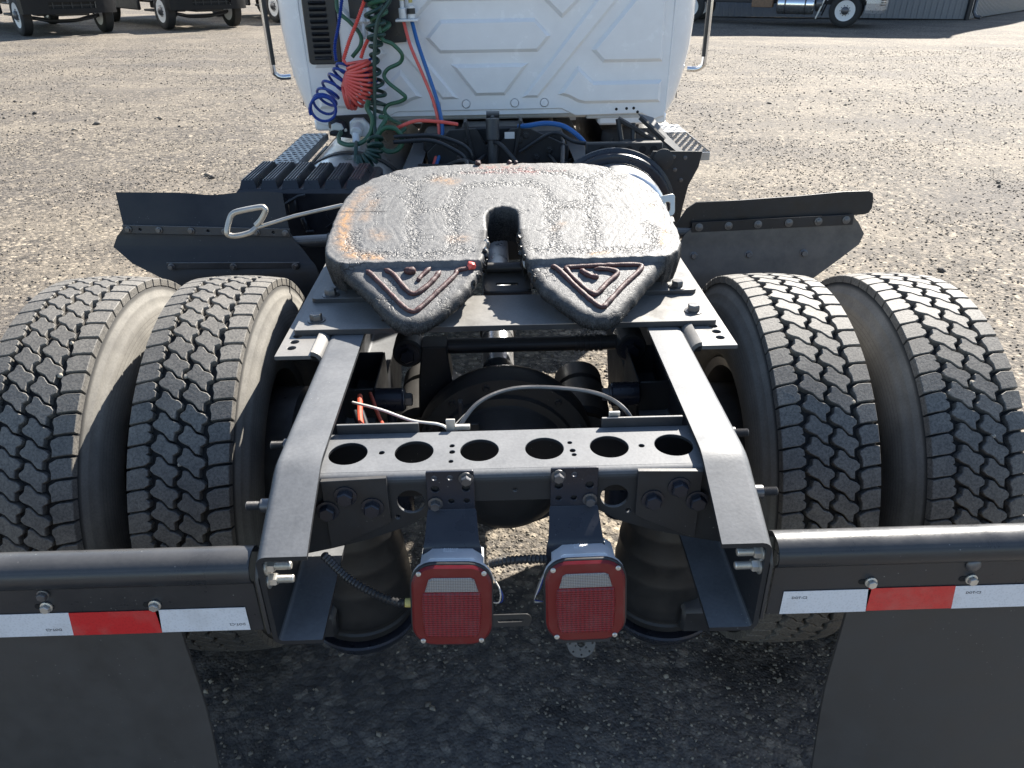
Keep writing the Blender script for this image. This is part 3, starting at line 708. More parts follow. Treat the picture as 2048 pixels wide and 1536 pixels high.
for X, ph, s in ((-1.075, .3, -1), (-.732, .72, -1), (.732, .12, 1), (1.075, .55, 1)):
    mw = Matrix.Translation((X, AX[0], AX[1]))
    ty = link('tyre', TYRE, None, TR, mw)
    rest = MB()
    for k in range(66):
        th = (k + ph)*PITCH; rot = Matrix.Rotation(th, 4, 'X')
        for c in range(4):
            cen = rot @ Vector(((-.0875, -.029, .03, .0875)[c], RIB[c][1]/1000, .524)); wp = mw @ cen; nrm = (rot @ Vector((0, RIB[c][1]/1000, .524))).normalized()
            px = seen(wp); v = (cam.matrix_world.translation - wp).normalized()
            if px and nrm.dot(v) > .03 and -40 < px[0] < 2080 and px[1] < 1150 and cnt < 300:
                link('tread_block', BLKM[c], None, ty, mw @ rot); cnt += 1
            else: rest.add(BLK[c][0], BLK[c][1], rot)
    me = bpy.data.meshes.new('tread_blocks'); me.from_pydata(rest.v, [], rest.f); me.update(); finish(me, 30); me.materials.append(M['tread'])
    link('tread_blocks', me, None, ty, mw, kind='stuff')
    mb = rim(s); me = bpy.data.meshes.new('wheel_rim'); me.from_pydata(mb.v, [], mb.f); me.update(); finish(me, 40)
    link('wheel_rim', me, 'steel', TR, mw @ (Matrix.Rotation(PI, 4, 'Z') if X in (-1.075, .732) else ID))
# pebbles wedged in the grooves
for X, x, th, q in ((-1.075, .058, 34, .006), (-1.075, .058, 24, .005), (-.732, .0, 34.5, .006), (-.732, .062, 19, .004), (-.732, .005, 57, .005), (.732, .06, 43, .005), (.732, -.06, 6, .0045), (1.075, .005, 38, .006), (1.075, .0, 41, .005), (1.075, .03, 52, .006)):
    bm = bmesh.new(); bmesh.ops.create_icosphere(bm, subdivisions=2, radius=q)
    for v in bm.verts: v.co *= random.uniform(.8, 1.2)
    me = bpy.data.meshes.new('pebble'); bm.to_mesh(me); bm.free()
    me.attributes.new('shade', 'FLOAT', 'POINT').data.foreach_set('value', [.95]*len(me.vertices)); finish(me, 20)
    link('pebble', me, 'stone', TR, Matrix.Translation((X, AX[0], AX[1])) @ Matrix.Rotation(R(th), 4, 'X') @ Matrix.Translation((x, 0, .520)))

# ---- axle, differential, suspension
b = MB(); b.cyl((-.98, AX[0], AX[1]), (.98, AX[0], AX[1]), .07, 24); build('axle_tube', b, 'chassis_black', TR, ch=False)
b = MB(); m = axm((0, AX[0], .535), (1, 0, 0), (0, 0, 1))
b.lathe([(.0, .235), (.06, .232), (.11, .215), (.15, .18), (.172, .13), (.178, .085), (.185, .075), (.205, .072), (.208, .055), (.25, .05), (.256, .02), (.256, -.02), (.24, -.06), (.2, -.12), (.12, -.24), (.09, -.34), (.0, -.36)][::-1], 56, m)
df = build('differential_housing', b, 'chassis_black', TR, ch=False)
for k in range(14):
    a = 2*PI*k/14; b = MB(); b.bolt((.231*math.cos(a), AX[0]-.051, .535+.231*math.sin(a)), (0, -1, 0), .0085, .009, 1.3); build('bolt', b, 'chassis_black', df, ch=False)
for s in (-1, 1):
    b = MB(); b.prism([(s*.18, .45), (s*.18, .62), (s*.32, .575), (s*.62, .575), (s*.62, .435), (s*.32, .43)], -.07, .07, XZ(AX[0]), .01); build('axle_arm', b, 'chassis_black', TR, ch=False)
    # trailing arm, brake chamber
    b = MB(); b.box((s*.43, 1.6, .47), (.09, .75, .07), bev=.008); build('trailing_arm', b, 'chassis_black', TR, ch=False)
    b = MB(); b.cyl((s*.25, 1.99, .50), (s*.25, 2.16, .53), .085, 24, bev=.015); b.cyl((s*.25, 2.16, .53), (s*.25, 2.25, .545), .078, 24, bev=.015); build('brake_chamber', b, 'chassis_black', TR, ch=False)
    # brake drum
    b = MB(); b.cyl((s*.56, AX[0], AX[1]), (s*.86, AX[0], AX[1]), .21, 40, bev=.01); build('brake_drum', b, 'steel', TR, ch=False)
    # shock absorber with top eye
    b = MB(); b.cyl((s*.305, 1.70, .40), (s*.303, 1.70, .66), .04, 20, bev=.004); b.cyl((s*.303, 1.70, .66), (s*.302, 1.70, .70), .032, 20, bev=.004); b.cyl((s*.302, 1.70, .69), (s*.302, 1.70, .765), .012, 12)
    sh = build('shock_absorber', b, 'bracket', TR)
    b = MB(); b.cyl((s*.34, 1.70, .785), (s*.265, 1.70, .785), .031, 22, bev=.004); build('shock_eye', b, 'bracket', sh)
    b = MB(); b.bolt((s*.265, 1.70, .785), (-s, 0, 0), .018, .018, 1.5); build('bolt', b, 'steel', sh)
    # hanger box on the rail
    b = MB(); pr = [(1.76, .62), (1.76, .80), (1.93, .80), (1.93, .62)]
    for x0, x1, y0, y1 in ((.34, .345, 1.72, 1.93), (.345, .43, 1.715, 1.722), (.345, .43, 1.925, 1.932)):
        b.box((s*(x0+x1)/2, (y0+y1)/2, .715), (x1-x0, y1-y0, .19), bev=.002)
    build('hanger_bracket', b, 'chassis_black', TR)
    b = MB(); b.prism([(1.96, .716), (2.5, .716), (2.5, .62), (2.36, .40), (2.2, .40), (1.96, .55)], -.04, .04, YZ(s*.41), .004); build('shade_hanger', b, 'chassis_black', TR)  # added below the rail and shaped to block sun from the ground
    # air bag
    X = s*.358; m = Matrix.Translation((X, 1.365, 0))
    b = MB(); b.lathe([(.0, .715), (.085, .715), (.092, .70), (.098, .66), (.1, .655), (.099, .65), (.106, .60), (.108, .594), (.107, .588), (.113, .54), (.115, .533), (.1135, .526), (.119, .48), (.12, .455), (.118, .44), (.115, .437), (.1145, .43), (.119, .425), (.118, .41), (.09, .402)][::-1], 56, m)
    ab = build('air_spring', b, 'airbag', TR)
    b = MB(); b.lathe([(.07, .33), (.116, .365), (.13, .39), (.134, .398), (.13, .402), (.11, .399), (.06, .40)], 56, m); build('piston_flange', b, 'bracket', ab)
    b = MB(); b.box((X, 1.37, .727), (.13, .22, .01), bev=.002); build('air_spring_plate', b, 'chassis_black', ab)
# torque rod and tower
b = MB(); b.cyl((-.25, 1.96, .808), (.33, 1.96, .808), .0215, 18); tq = build('torque_rod', b, 'chassis_black', TR)
for x in (-.275, .355):
    b = MB(); b.cyl((x, 1.915, .808), (x, 2.005, .808), .043, 22, bev=.005); build('rod_bushing', b, 'chassis_black', tq)
    b = MB(); b.bolt((x, 1.914, .808), (0, -1, 0), .021, .02, 1.5); build('bolt', b, 'bracket', tq)
for k in range(6):
    b = MB(); b.cyl((.2+.014*k, 1.96, .808), (.207+.014*k, 1.96, .808), .0245, 18); build('rod_collar', b, 'chassis_black', tq)
b = MB(); b.prism([(-.235, .83), (-.165, .83), (-.155, .72), (-.06, .66), (-.07, .58), (-.26, .58), (-.25, .72)], -.05, .02, XZ(1.93), .004); build('torque_rod_tower', b, 'chassis_black', TR)
b = MB(); b.box((-.12, 1.66, .735), (.012, .02, .13), R_ if False else None, bev=.002); b.box((-.10, 1.69, .70), (.05, .012, .03), bev=.002); build('height_valve_bracket', b, 'chassis_black', TR)
# drive shaft
b = MB(); b.cyl((-.022, 2.02, .70), (-.022, 2.14, .735), .047, 24); b.cyl((-.022, 2.14, .735), (-.022, 4.6, .80), .05, 28); build('drive_shaft', b, 'alu', TR)
b = MB(); b.lathe([(.053, 0), (.056, .004), (.056, .012), (.053, .016)], 28, Matrix.Translation((-.022, 2.19, .737)) @ Matrix.Rotation(R(-90), 4, 'X')); build('shaft_weld', b, 'hose_black', TR)
# looping cable, wires along the left rail
b = MB(); b.tube(spline([(-.115, 1.285, .90), (-.105, 1.29, .945), (-.065, 1.335, .98), (0, 1.372, .99), (.083, 1.38, .988), (.18, 1.355, .985), (.232, 1.3, .975), (.262, 1.29, .91)], 8), .0046, 8); build('loop_cable', b, 'steel', TR)
for pth, r, c, nm in (([(-.335, 1.62, .85), (-.28, 1.45, .86), (-.215, 1.33, .87)], .0045, 'wire_red', 'red_line'), ([(-.34, 1.52, .9), (-.315, 1.38, .91), (-.275, 1.29, .93), (-.25, 1.27, .9)], .0065, 'wire_red', 'red_line'),
                      ([(-.34, 1.44, .93), (-.27, 1.38, .945), (-.2, 1.325, .95), (-.145, 1.30, .955), (-.125, 1.288, .95), (-.12, 1.285, .93)], .003, 'wire_white', 'white_line'),
                      ([(-.13, 1.30, .93), (-.1, 1.42, .9), (-.085, 1.55, .84)], .002, 'hose_black', 'thin_line')):
    b = MB(); b.tube(spline(pth, 8), r, 8); build(nm, b, c, TR)
for dx in (0, .014): corrugated([(-.34+dx, 1.45, .9), (-.312+dx, 1.36, .905), (-.28+dx, 1.27, .9)], .006, 'hose_black', 'wire_conduit', TR)
# chalk mark on the axle housing
b = MB(); b.tube([(.055+.006*math.cos(a), AX[0]-.19, .455+.008*math.sin(a)) for a in np.linspace(0, 6.2, 12)], .0012, 5); b.tube([(.063, AX[0]-.188, .47), (.068, AX[0]-.188, .46), (.072, AX[0]-.187, .472)], .0012, 5); build('chalk_mark', b, 'chalk', TR, ch=False)

# ---- fifth wheel
def sdf_poly(P, poly):
    """signed distance, positive inside"""
    P = np.asarray(P); d = np.full(len(P), 1e9); ins = np.zeros(len(P), bool); n = len(poly)
    for i in range(n):
        a = np.array(poly[i]); b_ = np.array(poly[(i+1) % n]); e = b_-a; w_ = P-a
        t = np.clip((w_@e)/(e@e), 0, 1); d = np.minimum(d, np.hypot(*(w_-t[:, None]*e).T))
        c = ((a[1] > P[:, 1]) != (b_[1] > P[:, 1])) & (P[:, 0] < (b_[0]-a[0])*(P[:, 1]-a[1])/(b_[1]-a[1]+1e-12)+a[0]); ins ^= c
    return np.where(ins, d, -d)
def dist_line(P, pts):
    d = np.full(len(P), 1e9)
    for a, b_ in zip(pts, pts[1:]):
        a = np.array(a); b_ = np.array(b_); e = b_-a; w_ = P-a; t = np.clip((w_@e)/(e@e), 0, 1); d = np.minimum(d, np.hypot(*(w_-t[:, None]*e).T))
    return d
HALF = [(0, 2.462), (.15, 2.459), (.27, 2.447), (.335, 2.42), (.395, 2.365), (.438, 2.295), (.46, 2.22), (.468, 2.1), (.47, 1.96), (.464, 1.90), (.448, 1.865), (.41, 1.825), (.345, 1.745), (.295, 1.675), (.268, 1.64), (.24, 1.622), (.205, 1.622), (.172, 1.64), (.125, 1.692), (.088, 1.742), (.068, 1.79), (.057, 1.835), (.048, 1.885), (.044, 1.93), (.044, 2.095), (.037, 2.12), (.02, 2.138), (0, 2.143)]
OUT = HALF + [(-x, y) for x, y in HALF[-2:0:-1]]
PLANE = lambda y: 1.115 + .16*(y-1.88)
YC = 1.824
def fw_height(P, sd_, fine=True):
    x, y = P[:, 0], P[:, 1]
    ramp_ = y < YC
    z = np.where(ramp_, PLANE(YC) - .009 - .315*(YC-y), PLANE(y))
    rad = np.where(ramp_, .019, .009); dep = np.where(ramp_, .015, .006); q = np.clip(1-sd_/rad, 0, 1); z = z - dep*(1-np.sqrt(np.clip(1-q*q, 0, 1)))
    return z
def fifth_wheel():
    st = .0028; xs = np.arange(-.488, .4881, st); ys = np.arange(1.622, 2.4801, st); nx, ny = len(xs), len(ys)
    gx, gy = np.meshgrid(xs, ys); P = np.stack([gx.ravel(), gy.ravel()], 1)
    wob = np.array([noise.noise((p[0]*38, p[1]*38, 4.2)) for p in P])
    sd_ = sdf_poly(P, OUT) + .0028*wob
    grad = np.stack([np.gradient(sd_.reshape(ny, nx), st, axis=1).ravel(), np.gradient(sd_.reshape(ny, nx), st, axis=0).ravel()], 1)
    keep = sd_ > -st*.9
    # pull the outside ring of points on to the outline
    mv = keep & (sd_ < 0); gl = np.maximum(.5, np.linalg.norm(grad, axis=1)); P2 = P.copy(); P2[mv] -= grad[mv]/gl[mv, None]**2*sd_[mv, None]
    s0 = np.maximum(sd_, 0); z = fw_height(P2, s0)
    # grease: worn channels full of crinkled grease, brushed film elsewhere
    ch = np.full(len(P), 1e9)
    for sg in (-1, 1):
        for ln in ([(sg*.345, 2.40), (sg*.262, 2.315), (sg*.255, 2.22), (sg*.245, 2.04), (sg*.235, 1.90)], [(sg*.262, 2.315), (sg*.19, 2.37), (sg*.1, 2.392), (0, 2.395)], [(sg*.40, 1.99), (sg*.392, 1.91), (sg*.36, 1.878), (sg*.2, 1.872), (sg*.09, 1.885)],
                   [(0, 2.30), (sg*.075, 2.30), (sg*.13, 2.262), (sg*.14, 2.12), (sg*.13, 1.9)], [(sg*.15, 2.135), (sg*.24, 2.125)]): ch = np.minimum(ch, dist_line(P, ln))
    crk = np.exp(-(ch/.02)**2)
    hz = np.zeros(len(P))
    for i in np.nonzero(keep)[0]:
        x, y = P2[i]; r_ = math.hypot(x, y-2.12); a = math.atan2(y-2.12, x)
        br = noise.noise((r_*150 + 2*noise.noise((x*9, y*9, 0)), a*2.5, 1.7))            # brushed arcs round the throat
        cr = noise.noise((x*95, y*70, 5.5)) + .8*noise.noise((x*230, y*170, 2.5))
        fl = noise.noise((x*14, y*14, 8.8))
        hz[i] = .0005*br + .0004*fl + (.0002 + .0015*crk[i])*cr
    ramp_ = P[:, 1] < YC
    edge = np.exp(-(s0/.02)**2)
    rag = np.array([noise.noise((p[0]*42, p[1]*42, 6.6)) + .5*noise.noise((p[0]*260, p[1]*260, 2.6)) for p in P])
    z = z + np.where(ramp_, hz*.6, hz) + edge*rag*.0013 - .0022*crk*(~ramp_)
    # bead of pushed-out grease along the crease
    z = z + .004*np.exp(-((P[:, 1]-YC-.008)/.009)**2)*(1+.8*wob)*(~ramp_)
    idx = -np.ones(len(P), int); ids = np.nonzero(keep)[0]; idx[ids] = np.arange(len(ids))
    V = [(P2[i, 0], P2[i, 1], z[i]) for i in ids]; F = []
    K = keep.reshape(ny, nx); I = idx.reshape(ny, nx)
    C = K[:-1, :-1] & K[1:, :-1] & K[:-1, 1:] & K[1:, 1:]
    ed = {}
    for j, i in zip(*np.nonzero(C)):
        q = (I[j, i], I[j, i+1], I[j+1, i+1], I[j+1, i]); F.append(tuple(int(k) for k in q))
    cnt_ = {}
    for f in F:
        for k in range(4):
            e = (f[k], f[(k+1) % 4]); cnt_[e] = 1
    low = {}
    def lower(k, lev):
        if (k, lev) in low: return low[(k, lev)]
        x, y, zz = V[k]; d_ = ((.03, .075) if y > YC else (.01, .022))[lev]; 
        g_ = grad[ids[k]]; gl_ = max(.5, float(np.hypot(*g_))); off = (-.002, .008)[lev]
        thr = abs(x) < .09 and y > YC
        d_ = d_*(1.3 if thr and y > 1.93 else .6 if thr else 1)
        zl = zz - d_
        V.append((x + g_[0]/gl_*off + .0012*noise.noise((x*40, y*40, zl*40)), y + g_[1]/gl_*off, zl)); low[(k, lev)] = len(V)-1; return low[(k, lev)]
    n0 = len(V)
    for (a, b_) in list(cnt_):
        if (b_, a) not in cnt_:
            a1, b1, a2, b2 = lower(a, 0), lower(b_, 0), lower(a, 1), lower(b_, 1)
            F.append((b_, a, a1, b1)); F.append((b1, a1, a2, b2))
    rust = np.zeros(len(P)); red = np.zeros(len(P)); dark = np.zeros(len(P))
    for ln, w_, k in (([(-.40, 2.28), (-.432, 2.15)], .022, .4), ([(-.435, 2.14), (-.437, 2.06), (-.425, 1.95), (-.395, 1.885), (-.325, 1.86)], .018, 1.0), ([(-.37, 2.2), (-.385, 2.08)], .016, .4), ([(-.19, 2.345), (-.15, 2.325)], .022, .75), ([(-.13, 1.955), (-.11, 1.955)], .02, .45), ([(-.345, 2.0), (-.325, 1.97)], .02, .4),
                      ([(.415, 2.17), (.435, 2.08), (.437, 1.98), (.415, 1.90)], .009, .9), ([(.225, 1.855), (.265, 1.865)], .009, .9), ([(.165, 2.03), (.14, 2.0)], .012, .4), ([(-.05, 2.44), (.05, 2.44)], .02, .3)):
        rust = np.maximum(rust, k*np.exp(-(dist_line(P, ln)/w_)**2))
    red = np.exp(-(dist_line(P, [(-.05, 2.42), (.1, 2.40)])/.03)**2)*.8 + .7*np.exp(-(dist_line(P, [(-.12, 2.395), (.2, 2.39)])/.006)**2)
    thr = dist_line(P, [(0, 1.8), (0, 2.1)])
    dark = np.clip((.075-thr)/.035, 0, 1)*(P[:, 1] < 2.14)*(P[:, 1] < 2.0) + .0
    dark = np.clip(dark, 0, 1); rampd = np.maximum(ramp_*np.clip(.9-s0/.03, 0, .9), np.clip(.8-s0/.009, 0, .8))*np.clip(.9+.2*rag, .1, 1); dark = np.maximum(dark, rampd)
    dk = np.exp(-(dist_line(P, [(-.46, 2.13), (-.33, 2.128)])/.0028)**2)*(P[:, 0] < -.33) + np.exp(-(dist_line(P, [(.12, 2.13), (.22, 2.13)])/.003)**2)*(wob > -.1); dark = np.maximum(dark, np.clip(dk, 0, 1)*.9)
    def attr(a): 
        o = np.zeros(len(V)); o[:n0] = a[ids]
        for (k, lev), q in low.items(): o[q] = 0
        return o
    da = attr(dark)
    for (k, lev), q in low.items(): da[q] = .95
    me = bpy.data.meshes.new('fifth_wheel'); me.from_pydata([tuple(CH @ Vector(v)) for v in V], [], F); me.update(); finish(me, 75)
    for nm, a in (('rust', attr(rust)), ('darkness', da), ('redtint', attr(red)), ('channel', attr(crk*(~ramp_)))):
        me.attributes.new(nm, 'FLOAT', 'POINT').data.foreach_set('value', a.astype(np.float32))
    return link('fifth_wheel', me, 'grease', TR)
FW = fifth_wheel()
def surf(x, y, up=0.0):
    p = np.array([[x, y]]); return (x, y, float(fw_height(p, np.maximum(sdf_poly(p, OUT), 0))[0]) + up)
def lerp2(a, b_, t): return a[0] + (b_[0]-a[0])*t, a[1] + (b_[1]-a[1])*t
def bead(pts, r, lump=.25):
    pp = [Vector(p) for p in spline([(x, y, 0) for x, y in pts], 10)]
    path = [Vector(surf(p.x, p.y, r*.45 + .001*noise.noise((p.x*60, p.y*60, 1)))) for p in pp]
    r = r*1.22; b = MB(); m = len(path); b.tube(path, lambda i: r*(1 + lump*noise.noise((path[i].x*70, path[i].y*70, 3)))*(min(1, .45 + i*.2, .45 + (m-1-i)*.2)), 10); build('grease_bead', b, 'grease_bead', FW, ang=60)
bead([(-.345, 1.812), (-.325, 1.788), (-.285, 1.734), (-.25, 1.685), (-.225, 1.660), (-.205, 1.668), (-.165, 1.724), (-.125, 1.783), (-.118, 1.802), (-.095, 1.810), (-.087, 1.814)], .0052)
bead([(-.30, 1.815), (-.275, 1.792), (-.245, 1.743), (-.225, 1.721), (-.208, 1.727), (-.18, 1.763), (-.16, 1.802)], .0056)
bead([(-.185, 1.817), (-.205, 1.788), (-.215, 1.766)], .005); bead([(-.25, 1.809), (-.235, 1.803), (-.222, 1.808)], .0075, .5)
bead([(.118, 1.812), (.135, 1.797), (.175, 1.729), (.21, 1.675), (.228, 1.658), (.245, 1.675), (.29, 1.734), (.34, 1.792), (.338, 1.808), (.30, 1.810), (.24, 1.809), (.165, 1.805), (.155, 1.797), (.18, 1.748), (.205, 1.711), (.222, 1.707), (.25, 1.743), (.28, 1.778), (.262, 1.793), (.225, 1.797)], .0054)
bead([(.19, 1.795), (.205, 1.776), (.222, 1.766), (.228, 1.770)], .006, .5)
for x, y, q in ((-.083, 1.815, .011), (-.07, 2.452, .009), (.03, 2.458, .007), (.05, 2.455, .006)):
    bm = bmesh.new(); bmesh.ops.create_icosphere(bm, subdivisions=2, radius=q)
    for v in bm.verts: v.co *= 1 + .45*noise.noise(v.co*120 + Vector((x*9, y, 0)))
    b = MB(); b.add([v.co + Vector(surf(x, y, q*.5)) for v in bm.verts], [[v.index for v in f.verts] for f in bm.faces]); bm.free(); build('grease_lump', b, 'hose_red' if q > .01 else 'grease_bead', FW)
for k in range(34):       # dark grease clinging to the throat and the inner ramp edges
    sg = random.choice((-1, 1)); t_ = random.random()
    x, y = lerp2((.043, 2.0), (.05, 1.87), t_*2) if t_ < .5 else lerp2((.05, 1.87), (.088, 1.742), t_*2-1)
    q = random.uniform(.004, .0095); bm = bmesh.new(); bmesh.ops.create_icosphere(bm, subdivisions=2, radius=q); sd0 = Vector((k*3.1, t_*7, 1))
    for v in bm.verts: v.co *= 1 + .7*noise.noise(v.co*150 + sd0); v.co.z *= 1.5
    pz = PLANE(max(y, YC)) - (.315*(YC-y) + .01 if y < YC else 0) - random.uniform(.0, .035)
    b = MB(); b.add([v.co + Vector((sg*(x-.001), y, pz)) for v in bm.verts], [[v.index for v in f.verts] for f in bm.faces]); bm.free(); build('grease_lump', b, random.choice(['grease_black', 'grease_black', 'grease_black', 'wire']), FW)
# pedestals, feet and the mounting plate
pl = plate([(-.512, 1.683), (-.508, 1.679), (.508, 1.679), (.512, 1.683), (.512, 2.62), (.28, 2.62), (.28, 1.9), (.255, 1.872), (-.255, 1.872), (-.28, 1.9), (-.28, 2.62), (-.512, 2.62)],
           [circ(-.30, 1.725, .006, 14), circ(.295, 1.722, .006, 14), circ(-.255, 1.75, .004, 10), circ(.25, 1.745, .004, 10)], .0145)
b = MB(); b.mesh(pl, XY(.9893)); MP = build('mounting_plate', b, 'plate_grey', TR)
for s in (-1, 1):
    b = MB(); b.prism(rrect(.195, .62, .014, 4, s*.405, 2.155), 0, .0125, XY(.9967), .001); ft = build('fifth_wheel_foot', b, 'plate_grey', TR)
    b = MB(); b.prism([(1.905, 1.009), (2.4, 1.009), (2.26, 1.12), (2.0, 1.085)], -.055, .055, YZ(s*.395), .004); build('pedestal', b, 'chassis_black', FW)
    for x, y, z in ((.455, 1.868, 1.009), (.472, 2.42, 1.009), (.468, 1.735, .9966)):
        b = MB(); b.bolt((s*x, y + (.02 if False else 0), z), (0, 0, 1), .0155, .016, 1.45); build('bolt', b, 'steel', MP)
    # angle brackets outside the rail, with adjustment holes
    ax_ = plate([(s*.452, 1.572), (s*.535, 1.572), (s*.535, 2.62), (s*.452, 2.62)], [circ(s*.505, y, .0105, 18) for y in (1.615, 1.648, 1.68)], .01)
    b = MB(); b.mesh(ax_, XY(.9755)); g = []
    for k in range(6):
        a = R(90*k/5); g.append([(s*(.452 - .0185*math.sin(a)), y, .9805 - .0185 + .0185*math.cos(a)) for y in (1.572, 2.62)])
    g.append([(s*.4335, y, .86) for y in (1.572, 2.62)]); b.sheet(g, -.0098*s if s > 0 else .0098); build('angle_bracket', b, 'l_bracket', TR)
pl = plate(rrect(.13, .085, .018, 5), [rrect(.06, .011, .005, 4, .0, -.012)], .008)
b = MB(); b.mesh(pl, axm((.008, 1.955, 1.0), (1, 0, 0), (0, .95, .3))); b.box((.008, 1.915, .975), (.13, .01, .03), bev=.002); b.cyl((-.12, 1.99, 1.03), (.14, 1.99, 1.03), .014, 12); build('lock_plate', b, 'chassis_black', FW)
b = MB(); b.box((-.075, 2.06, 1.06), (.03, .14, .05), bev=.006); b.box((.078, 2.06, 1.06), (.03, .14, .05), bev=.006); build('lock_jaw', b, 'chassis_black', FW)
# release handle
rod = MB(); rod.tube([(-.40, 2.27, 1.135), (-.48, 2.265, 1.137), (-.62, 2.25, 1.112), (-.735, 2.235, 1.083)], .0058, 10); rh = build('release_handle', rod, 'wire', FW)
lp = spline([(-.735, 2.235, 1.083), (-.753, 2.225, 1.072), (-.79, 2.215, 1.066), (-.812, 2.212, 1.07), (-.815, 2.212, 1.082), (-.806, 2.225, 1.112), (-.795, 2.23, 1.128), (-.772, 2.232, 1.136), (-.715, 2.238, 1.144), (-.702, 2.238, 1.141), (-.70, 2.237, 1.131), (-.718, 2.237, 1.105), (-.735, 2.236, 1.09)], 6)
b = MB(); b.tube(lp, .0085, 10); build('handle_loop', b, 'wire', FW)
pl = plate(rrect(.05, .065, .012, 4), [rrect(.02, .03, .008, 4, .0, -.004)], .005)
b = MB(); b.mesh(pl, axm((.50, 2.26, 1.115), (.9, .2, .1), (0, .35, .94))); b.tube([(.46, 2.2, 1.1), (.5, 2.24, 1.09)], .008, 8); build('lever_tab', b, 'zinc', FW)
b = MB(); b.bolt((.478, 2.16, 1.09), (1, 0, 0), .02, .02, 1.5); b.bolt((-.478, 2.12, 1.08), (-1, 0, 0), .02, .02, 1.5); build('pivot_pin', b, 'chassis_black', FW)
# cross tube in front of the tyres
b = MB(); b.cyl((-1.0, 2.52, .93), (-.43, 2.52, .955), .021, 18); build('fender_arm', b, 'plate_grey', TR)
b = MB(); b.cyl((.43, 2.52, .955), (1.0, 2.52, .93), .021, 18); build('fender_arm', b, 'plate_grey', TR)

# ---- quarter fenders
def lerp(a, b_, t): return tuple(a[i] + (b_[i]-a[i])*t for i in range(len(a)))
def polyl(P, n): return [lerp(a, b_, k/n) for a, b_ in zip(P, P[1:]) for k in range(n)] + [P[-1]]
def fender_left():
    n = 22; top = []; bot = []
    for j in range(n+1):
        t = j/n; p = lerp((-1.281, 2.56, 1.116), (-.731, 2.56, 1.100), t); dip = -.016*math.exp(-((t-.56)/.13)**2) + .006*math.exp(-((t-.87)/.12)**2)
        top.append((p[0], p[1] + .03*math.exp(-((t-.58)/.16)**2), p[2] + dip)); bot.append(lerp((-1.256, 2.502, .99), (-.711, 2.502, .965), t))
    g = [[lerp(a, b_, i/5) for a, b_ in zip(top, bot)] for i in range(6)]
    b = MB(); b.sheet(g, .005); fl = build('fender_flap', b, 'fender', TR)
    ends = [((-1.258, 2.507, 1.012), (-.713, 2.507, .985)), ((-1.285, 2.503, .985), (-.70, 2.503, .96)), ((-1.302, 2.492, .95), (-.675, 2.492, .93)), ((-1.24, 2.465, .90), (-.645, 2.468, .895)), ((-1.14, 2.445, .85), (-.62, 2.445, .86)), ((-1.02, 2.425, .7), (-.60, 2.425, .7)), ((-.98, 2.425, .5), (-.6, 2.425, .5))]
    L = polyl([e[0] for e in ends], 4); Q = spline([e[1] for e in ends], 4)
    g = [[lerp(a, b_, j/10) for j in range(11)] for a, b_ in zip(L, Q)]
    b = MB(); b.sheet(g, .006); fp = build('quarter_fender', b, 'fender', TR)
    pl = plate([(-.275, -.0135), (.275, -.0135), (.275, .0135), (-.275, .0135)], [circ(x, 0, .0055, 12) for x in (-.218, .005, .22)], .004)
    b = MB(); b.mesh(pl, axm((-.983, 2.494, .998), (1, 0, -.048), (0, .12, 1))); st = build('clamp_strip', b, 'plate_grey', fp)
    for x in (-.255, -.155, -.05, .06, .165, .26):
        b = MB(); b.bolt((-.983+x, 2.49, .998-.048*x), (0, -1, .12), .008, .008, 1.4); build('bolt', b, 'steel', st)
    b = MB(); b.box((-.90, 2.445, .893), (.44, .005, .021), Matrix.Rotation(R(1.2), 3, 'Y'), bev=.001); s2 = build('clamp_strip', b, 'plate_grey', fp)
    for x in (-.205, .0, .205):
        b = MB(); b.bolt((-.90+x, 2.442, .89-.02*x), (0, -1, .1), .009, .012, 1.3); build('bolt', b, 'steel', s2)
def fender_right():
    pts = [(.585, .955), (.60, .985), (.625, 1.03), (.655, 1.052), (.80, 1.056), (1.0, 1.066), (1.15, 1.077), (1.235, 1.078), (1.25, 1.07), (1.256, 1.05), (1.258, 1.02), (1.25, 1.003), (1.235, .998), (1.17, .995), (1.165, .985), (1.165, .96), (.67, .945), (.65, .94)]
    b = MB(); b.prism(pts, -.003, .003, axm((0, 2.12, .0), (1, 0, 0), (0, .38, .925)).copy() if False else axm((0, 2.515, 0), (1, 0, 0), (0, 0, 1)), .001); build('fender_flap', b, 'fender', TR)
    ends = [((.655, 2.507, .985), (1.19, 2.507, 1.0)), ((.645, 2.507, .965), (1.215, 2.507, .975)), ((.62, 2.50, .94), (1.24, 2.5, .935)), ((.60, 2.49, .90), (1.225, 2.49, .90)), ((.59, 2.465, .85), (1.13, 2.465, .835)), ((.58, 2.445, .8), (1.06, 2.445, .79)), ((.58, 2.43, .65), (1.0, 2.43, .65)), ((.58, 2.43, .5), (.98, 2.43, .5))]
    L = spline([e[0] for e in ends], 4); Q = polyl([e[1] for e in ends], 4)
    g = [[lerp(a, b_, j/10) for j in range(11)] for a, b_ in zip(L, Q)]
    b = MB(); b.sheet(g, .006); fp = build('quarter_fender', b, 'fender_dusty_lit', TR)
    b = MB(); b.box((.92, 2.499, .978), (.55, .003, .036), Matrix.Rotation(R(-1.6), 3, 'Y'), bev=.0008); st = build('clamp_strip', b, 'fender', fp)
    for x in (-.25, -.15, -.05, .055, .155, .25):
        b = MB(); b.bolt((.92+x, 2.497, .978+.028*x), (0, -1, .1), .009, .004, 1.5); build('bolt', b, 'steel', st)
    for x in (.655, .845, 1.035):
        b = MB(); b.bolt((x, 2.476, .877), (0, -1, .2), .0105, .008, 1.4); build('bolt', b, 'steel', fp)
fender_left(); fender_right()

